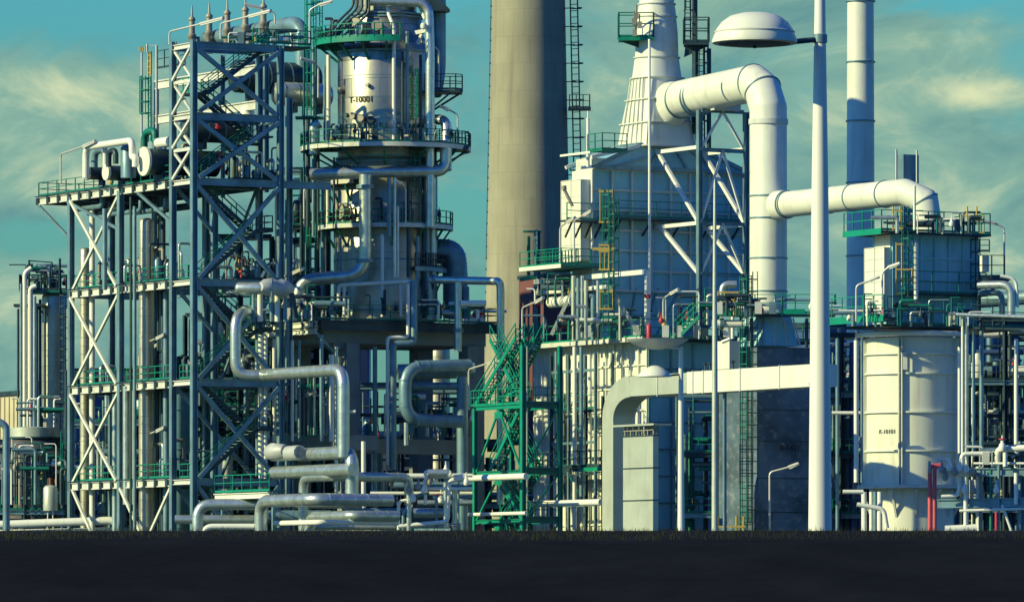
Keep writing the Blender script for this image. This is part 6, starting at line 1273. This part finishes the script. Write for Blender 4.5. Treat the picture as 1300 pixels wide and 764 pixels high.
# ------------------------------------------------------------------ J  background plant in the shade
def rack(label, x0, x1, ytop, Y, nv=10, nh=5, seed=1, mats=('steel', 'dark', 'clad', 'steel', 'dark', 'pole'), depth=5, dens=1.0):  # darker paints stand in for the shade inside the racks
    rr = random.Random(seed); a = P(x0, 700, Y); b = P(x1, 700, Y); W = b.x - a.x; H = zat(ytop, Y); a.z = 0
    t = thing('pipe_rack', label, 'pipe rack', Vector((a.x + W / 2, Y, 0)))
    n = max(2, int(W / 5)); X = Vector((1, 0, 0))
    for i in range(n + 1):
        for d in (0, depth): c = a + X * (W * i / n) + Vector((0, d, 0)); MB().beam(c, c + Zv * H, .3, .3, up=U, I=True).build('column', 'steel' if d else 'dark', t)
    L = max(2, int(H / 4.2)); 
    for k in range(1, L + 1):
        z = H * k / L
        for d in (0, depth): MB().beam(a + Vector((0, d, z)), a + Vector((W, d, z)), .25, .35, I=True).build('beam', 'dark' if k % 2 else 'steel', t)
        if k < L: MB().cbox(a + Vector((W / 2, depth / 2, z + .2)), X * W, Vector((0, depth, 0)), Zv * .06).build('deck', 'dark', t); rail_mb([a + Vector((0, 0, z + .2)), a + Vector((W, 0, z + .2))], step=1.4).build('railing', 'dgreen' if rr.random() < .6 else 'dark', t)
        for q in range(int(nh * dens)):
            zz = z - .4 - rr.random() * (H / L - 1); r = rr.choice([.08, .1, .14, .2, .3]); y = rr.uniform(.3, depth); u0, u1 = sorted((rr.uniform(0, W * .6), rr.uniform(W * .4, W)))
            pts = [a + Vector((u0, y, zz)), a + Vector((u1, y, zz))]
            if rr.random() < .6: pts.append(pts[-1] + Zv * rr.choice([-1, 1]) * rr.uniform(.6, 2))
            MB().tube(pts, r, 10, bend=r * 3).build('pipe', rr.choice(mats), t)
    for q in range(nv):
        x = rr.uniform(.3, W - .3); y = rr.uniform(.2, depth); r = rr.choice([.07, .1, .14, .18, .26]); z0 = rr.uniform(0, H * .3); z1 = rr.uniform(H * .6, H)
        MB().cyl(a + Vector((x, y, z0)), a + Vector((x, y, z1)), r, 10).build('pipe', rr.choice(mats), t)
    for q in range(int(nv * .9)):
        z = H * rr.randint(0, L - 1) / L + .3; x = rr.uniform(.5, W - .5); y = rr.uniform(.3, depth - .5); c = a + Vector((x, y, z)); k = rr.random()
        if k < .5: MB().lathe(c, [(.01, 0), (.35, 0), (.4, .1), (.4, 1.0 + rr.random()), (.25, 1.9), (.01, 2.0)], 16).build('drum', rr.choice(('steel', 'pole', 'clad', 'dark')), t)
        elif k < .75: MB().cyl(c + Zv * .6, c + Zv * .6 + X * rr.uniform(1, 2.2), .45, 16).cbox(c + X * .6 + Zv * .15, X * .3, Vector((0, .7, 0)), Zv * .4).build('pump', rr.choice(('steel', 'dgreen', 'navy', 'pole')), t)
        else: valve_mb(c + Zv * .7, .2).build('valve', rr.choice(('red', 'vent', 'yellow', 'vent')), t)
    return t
rack('dense pipe rack filling the gap between the steel tower and the big column', 352, 415, 215, 506, 26, 8, 12, mats=('steel', 'dark', 'clad', 'dark', 'dgreen'), depth=4)
rack('pipe rack rising inside the steel tower behind its stairs', 262, 345, 300, 500, 14, 4, 13, mats=('steel', 'dark', 'dark', 'clad'), depth=3)
rack('dim pipe rack low behind the far left vessel group', -20, 92, 560, 540, 16, 6, 1)
rack('dim pipe rack low in front of the squat vessel at the far left', -20, 84, 572, 508, 22, 7, 21, mats=('dark', 'steel', 'dark', 'rust', 'navy'), depth=3)
rack('pipe rack seen through the lower bays of the left structure', 85, 250, 470, 512, 40, 10, 2, depth=7)
rack('dense pipe rack behind the tower stairs below the second deck', 235, 345, 400, 506, 40, 12, 3, depth=7)
rack('pipe rack under the bright edged deck behind the low concrete platform', 330, 440, 425, 505, 40, 10, 4, mats=('steel', 'clad', 'dark'))
rack('pipe rack behind the pipe loop under the big column', 450, 610, 488, 515, 32, 10, 5, depth=7)
rack('low pipe rack behind the manifold and green stair tower', 590, 690, 560, 498, 24, 8, 6)
rack('shaded pipe rack between the furnace and the stained casing', 862, 962, 500, 476, 14, 5, 7, mats=('dark', 'steel', 'dgreen'), depth=2.5)
rack('dim pipe rack between the lamp pole and the white tank', 1036, 1100, 425, 482, 26, 10, 8, mats=('dark', 'steel', 'navy'))
rack('tall dim pipe rack at the right border behind the tank pipes', 1222, 1330, 405, 472, 50, 13, 9, mats=('dark', 'steel', 'navy', 'dark', 'pole'), depth=7)
rack('distant low pipe rack behind the right furnace', 1180, 1330, 470, 520, 12, 5, 10)
vessel('pale column seen between the concrete legs under the big column', 558, 720, 440, 545, .9, 'column2', 20)
vessel('upright grey vessel behind the tower stairs low at left', 222, 720, 470, 506, 1.4, 'panel', 5); vessel('bright slim vessel low in the dark behind the tower stairs', 286, 660, 560, 498, .6, 'pole', 3)
for i, (x0, x1, yt, Y, lab) in enumerate([(95, 345, 488, 560, 'long added shade-blue backing hall far behind the left structure'), (360, 470, 440, 560, 'tall added shade-blue backing hall behind the low concrete platform'), (1040, 1310, 415, 600, 'large added shade-blue backing hall behind the white tank'), (455, 620, 560, 600, 'low added shade-blue backing hall far behind the big column')]):  # walls added as dark backing; navy puts the shade into their colour
    c = P(x1, 700, Y); c.z = 0; a = P(x0, 700, Y); W = (c.x - a.x); t = thing('background_hall', lab, 'building', Vector((a.x, Y, 0)))
    a.z = 0; MB().obox(a, U * (W / U.x * .98), -V * 10, Zv * zat(yt, Y)).build('wall', 'navy', t); wall_ribs(a, U, V, W / U.x * .98, 0, zat(yt, Y), int(W / 3), 4, .15, .15).build('cladding_rib', 'panel', t)
    MB().obox(a - U * .2 + V * .2 + Zv * zat(yt, Y), U * (W / U.x), -V * 10.4, Zv * .5).build('roof', 'dark', t)
nb = thing('background_hall', 'blue banded hall behind the concrete chimney foot', 'building', P(600, 700, 590)); a = P(590, 700, 590); a.z = 0
MB().obox(a, Vector((16, 0, 0)), Vector((0, 12, 0)), Zv * zat(422, 590)).build('lower_wall', 'build', nb); MB().obox(a + Vector((-.1, -.1, zat(422, 590))), Vector((16.2, 0, 0)), Vector((0, 12, 0)), Zv * (zat(399, 590) - zat(422, 590))).build('blue_band', 'navy', nb)
bb = thing('process_building', 'dark brown clad block between the chimney and the furnace', 'building', P(705, 700, 510)); a = P(690, 700, 512); a.z = 0; MB().obox(a, U * 9, -V * 4, Zv * zat(352, 512)).build('wall', 'brown', bb); MB().obox(a - U * .1 + V * .1 + Zv * zat(352, 512), U * 9.2, -V * 4.2, Zv * .3).build('roof', 'dark', bb)

def clutter(label, x0, x1, py, Y, dy, n, hmax, seed, mats=('steel', 'dark', 'dark', 'clad', 'dgreen', 'pole')):
    rr = random.Random(seed); t = thing('deck_piping', label, 'process equipment', P((x0 + x1) / 2, py, Y)); X_ = Vector((1, 0, 0))
    for i in range(n):
        c = P(rr.uniform(x0, x1), py, Y + rr.uniform(0, dy)); c.z = zat(py, Y); h = rr.uniform(.4, 1) * hmax; k = rr.random(); r = rr.choice((.05, .07, .1, .14))
        if k < .5: MB().tube([c, c + Zv * h, c + Zv * h + X_ * rr.choice((-1, 1)) * rr.uniform(.5, 2)], r, 8, bend=.25).build('pipe', rr.choice(mats), t)
        elif k < .65: MB().tube([c + Zv * h * .8, c + Zv * h * .8 + X_ * rr.uniform(.8, 3)], r * 1.6, 10).build('pipe', rr.choice(mats), t)
        elif k < .82: valve_mb(c + Zv * h * .6, .14).build('valve', rr.choice(('vent', 'vent', 'yellow', 'red', 'dark', 'pole')), t)
        elif k < .92: MB().cbox(c + Zv * .6, X_ * .5, Vector((0, .3, 0)), Zv * .9).build('junction_box', rr.choice(('steel', 'dark', 'beam')), t)
        else: MB().beam(c, c + Zv * h * 1.2, .1, .1).beam(c + Zv * h * 1.2, c + Zv * h * 1.2 + X_ * .6, .1, .08).build('stanchion', 'dgreen', t)
clutter('small dark pipes and valves on the furnace deck right of the red bottle', 836, 948, 430, 474, 2, 34, 3.6, 51)
clutter('small pipes and valves on the furnace deck left of the gantry post', 690, 822, 430, 480, 3, 34, 2.6, 52)
clutter('small pipes and valves on the platform round the vertical duct', 905, 1032, 401, 465.5, 1, 22, 1.6, 53)
clutter('small pipes and valves on the roof deck of the right furnace', 1130, 1240, 296, 455, 2, 20, 1.6, 54)
clutter('small pipes and valves at the foot of the right furnace', 1060, 1262, 413, 454, 2, 34, 2.0, 55)
clutter('small pipes and valves on the bright edged deck left of the big column', 316, 402, 406, 480, 3, 34, 2.4, 56)
clutter('small pipes and valves on the deck right of the big column foot', 555, 630, 404, 491, 3, 18, 1.6, 57)
clutter('small pipes and valves on the low concrete platform', 344, 432, 552, 486.5, 2, 24, 5.0, 58)
clutter('small pipes on the lower concrete beam behind the pipe loop', 466, 600, 553, 492, 2, 30, 4.0, 59)
clutter('small pipes and valves above the pipe rack at the right border', 1236, 1300, 592, 450.5, 1.5, 22, 1.6, 60)
clutter('small pipes on the far left platform', 30, 84, 371, 528.5, 2, 26, 2.4, 61)
clutter('crowded pipes and valves on the lower left around the squat vessel', 0, 86, 640, 506, 2, 44, 5.5, 64)
clutter('crowded thin pipes above the squat vessel', 20, 90, 545, 522, 3, 20, 3.0, 65)
clutter('small pipes and valves on top of the left structure beside the vent header', 290, 352, 58, 487, 3, 20, 1.2, 62)
clutter('pipes and drums hanging under the furnace side platform', 668, 752, 385, 486, 2, 18, 2.4, 63)
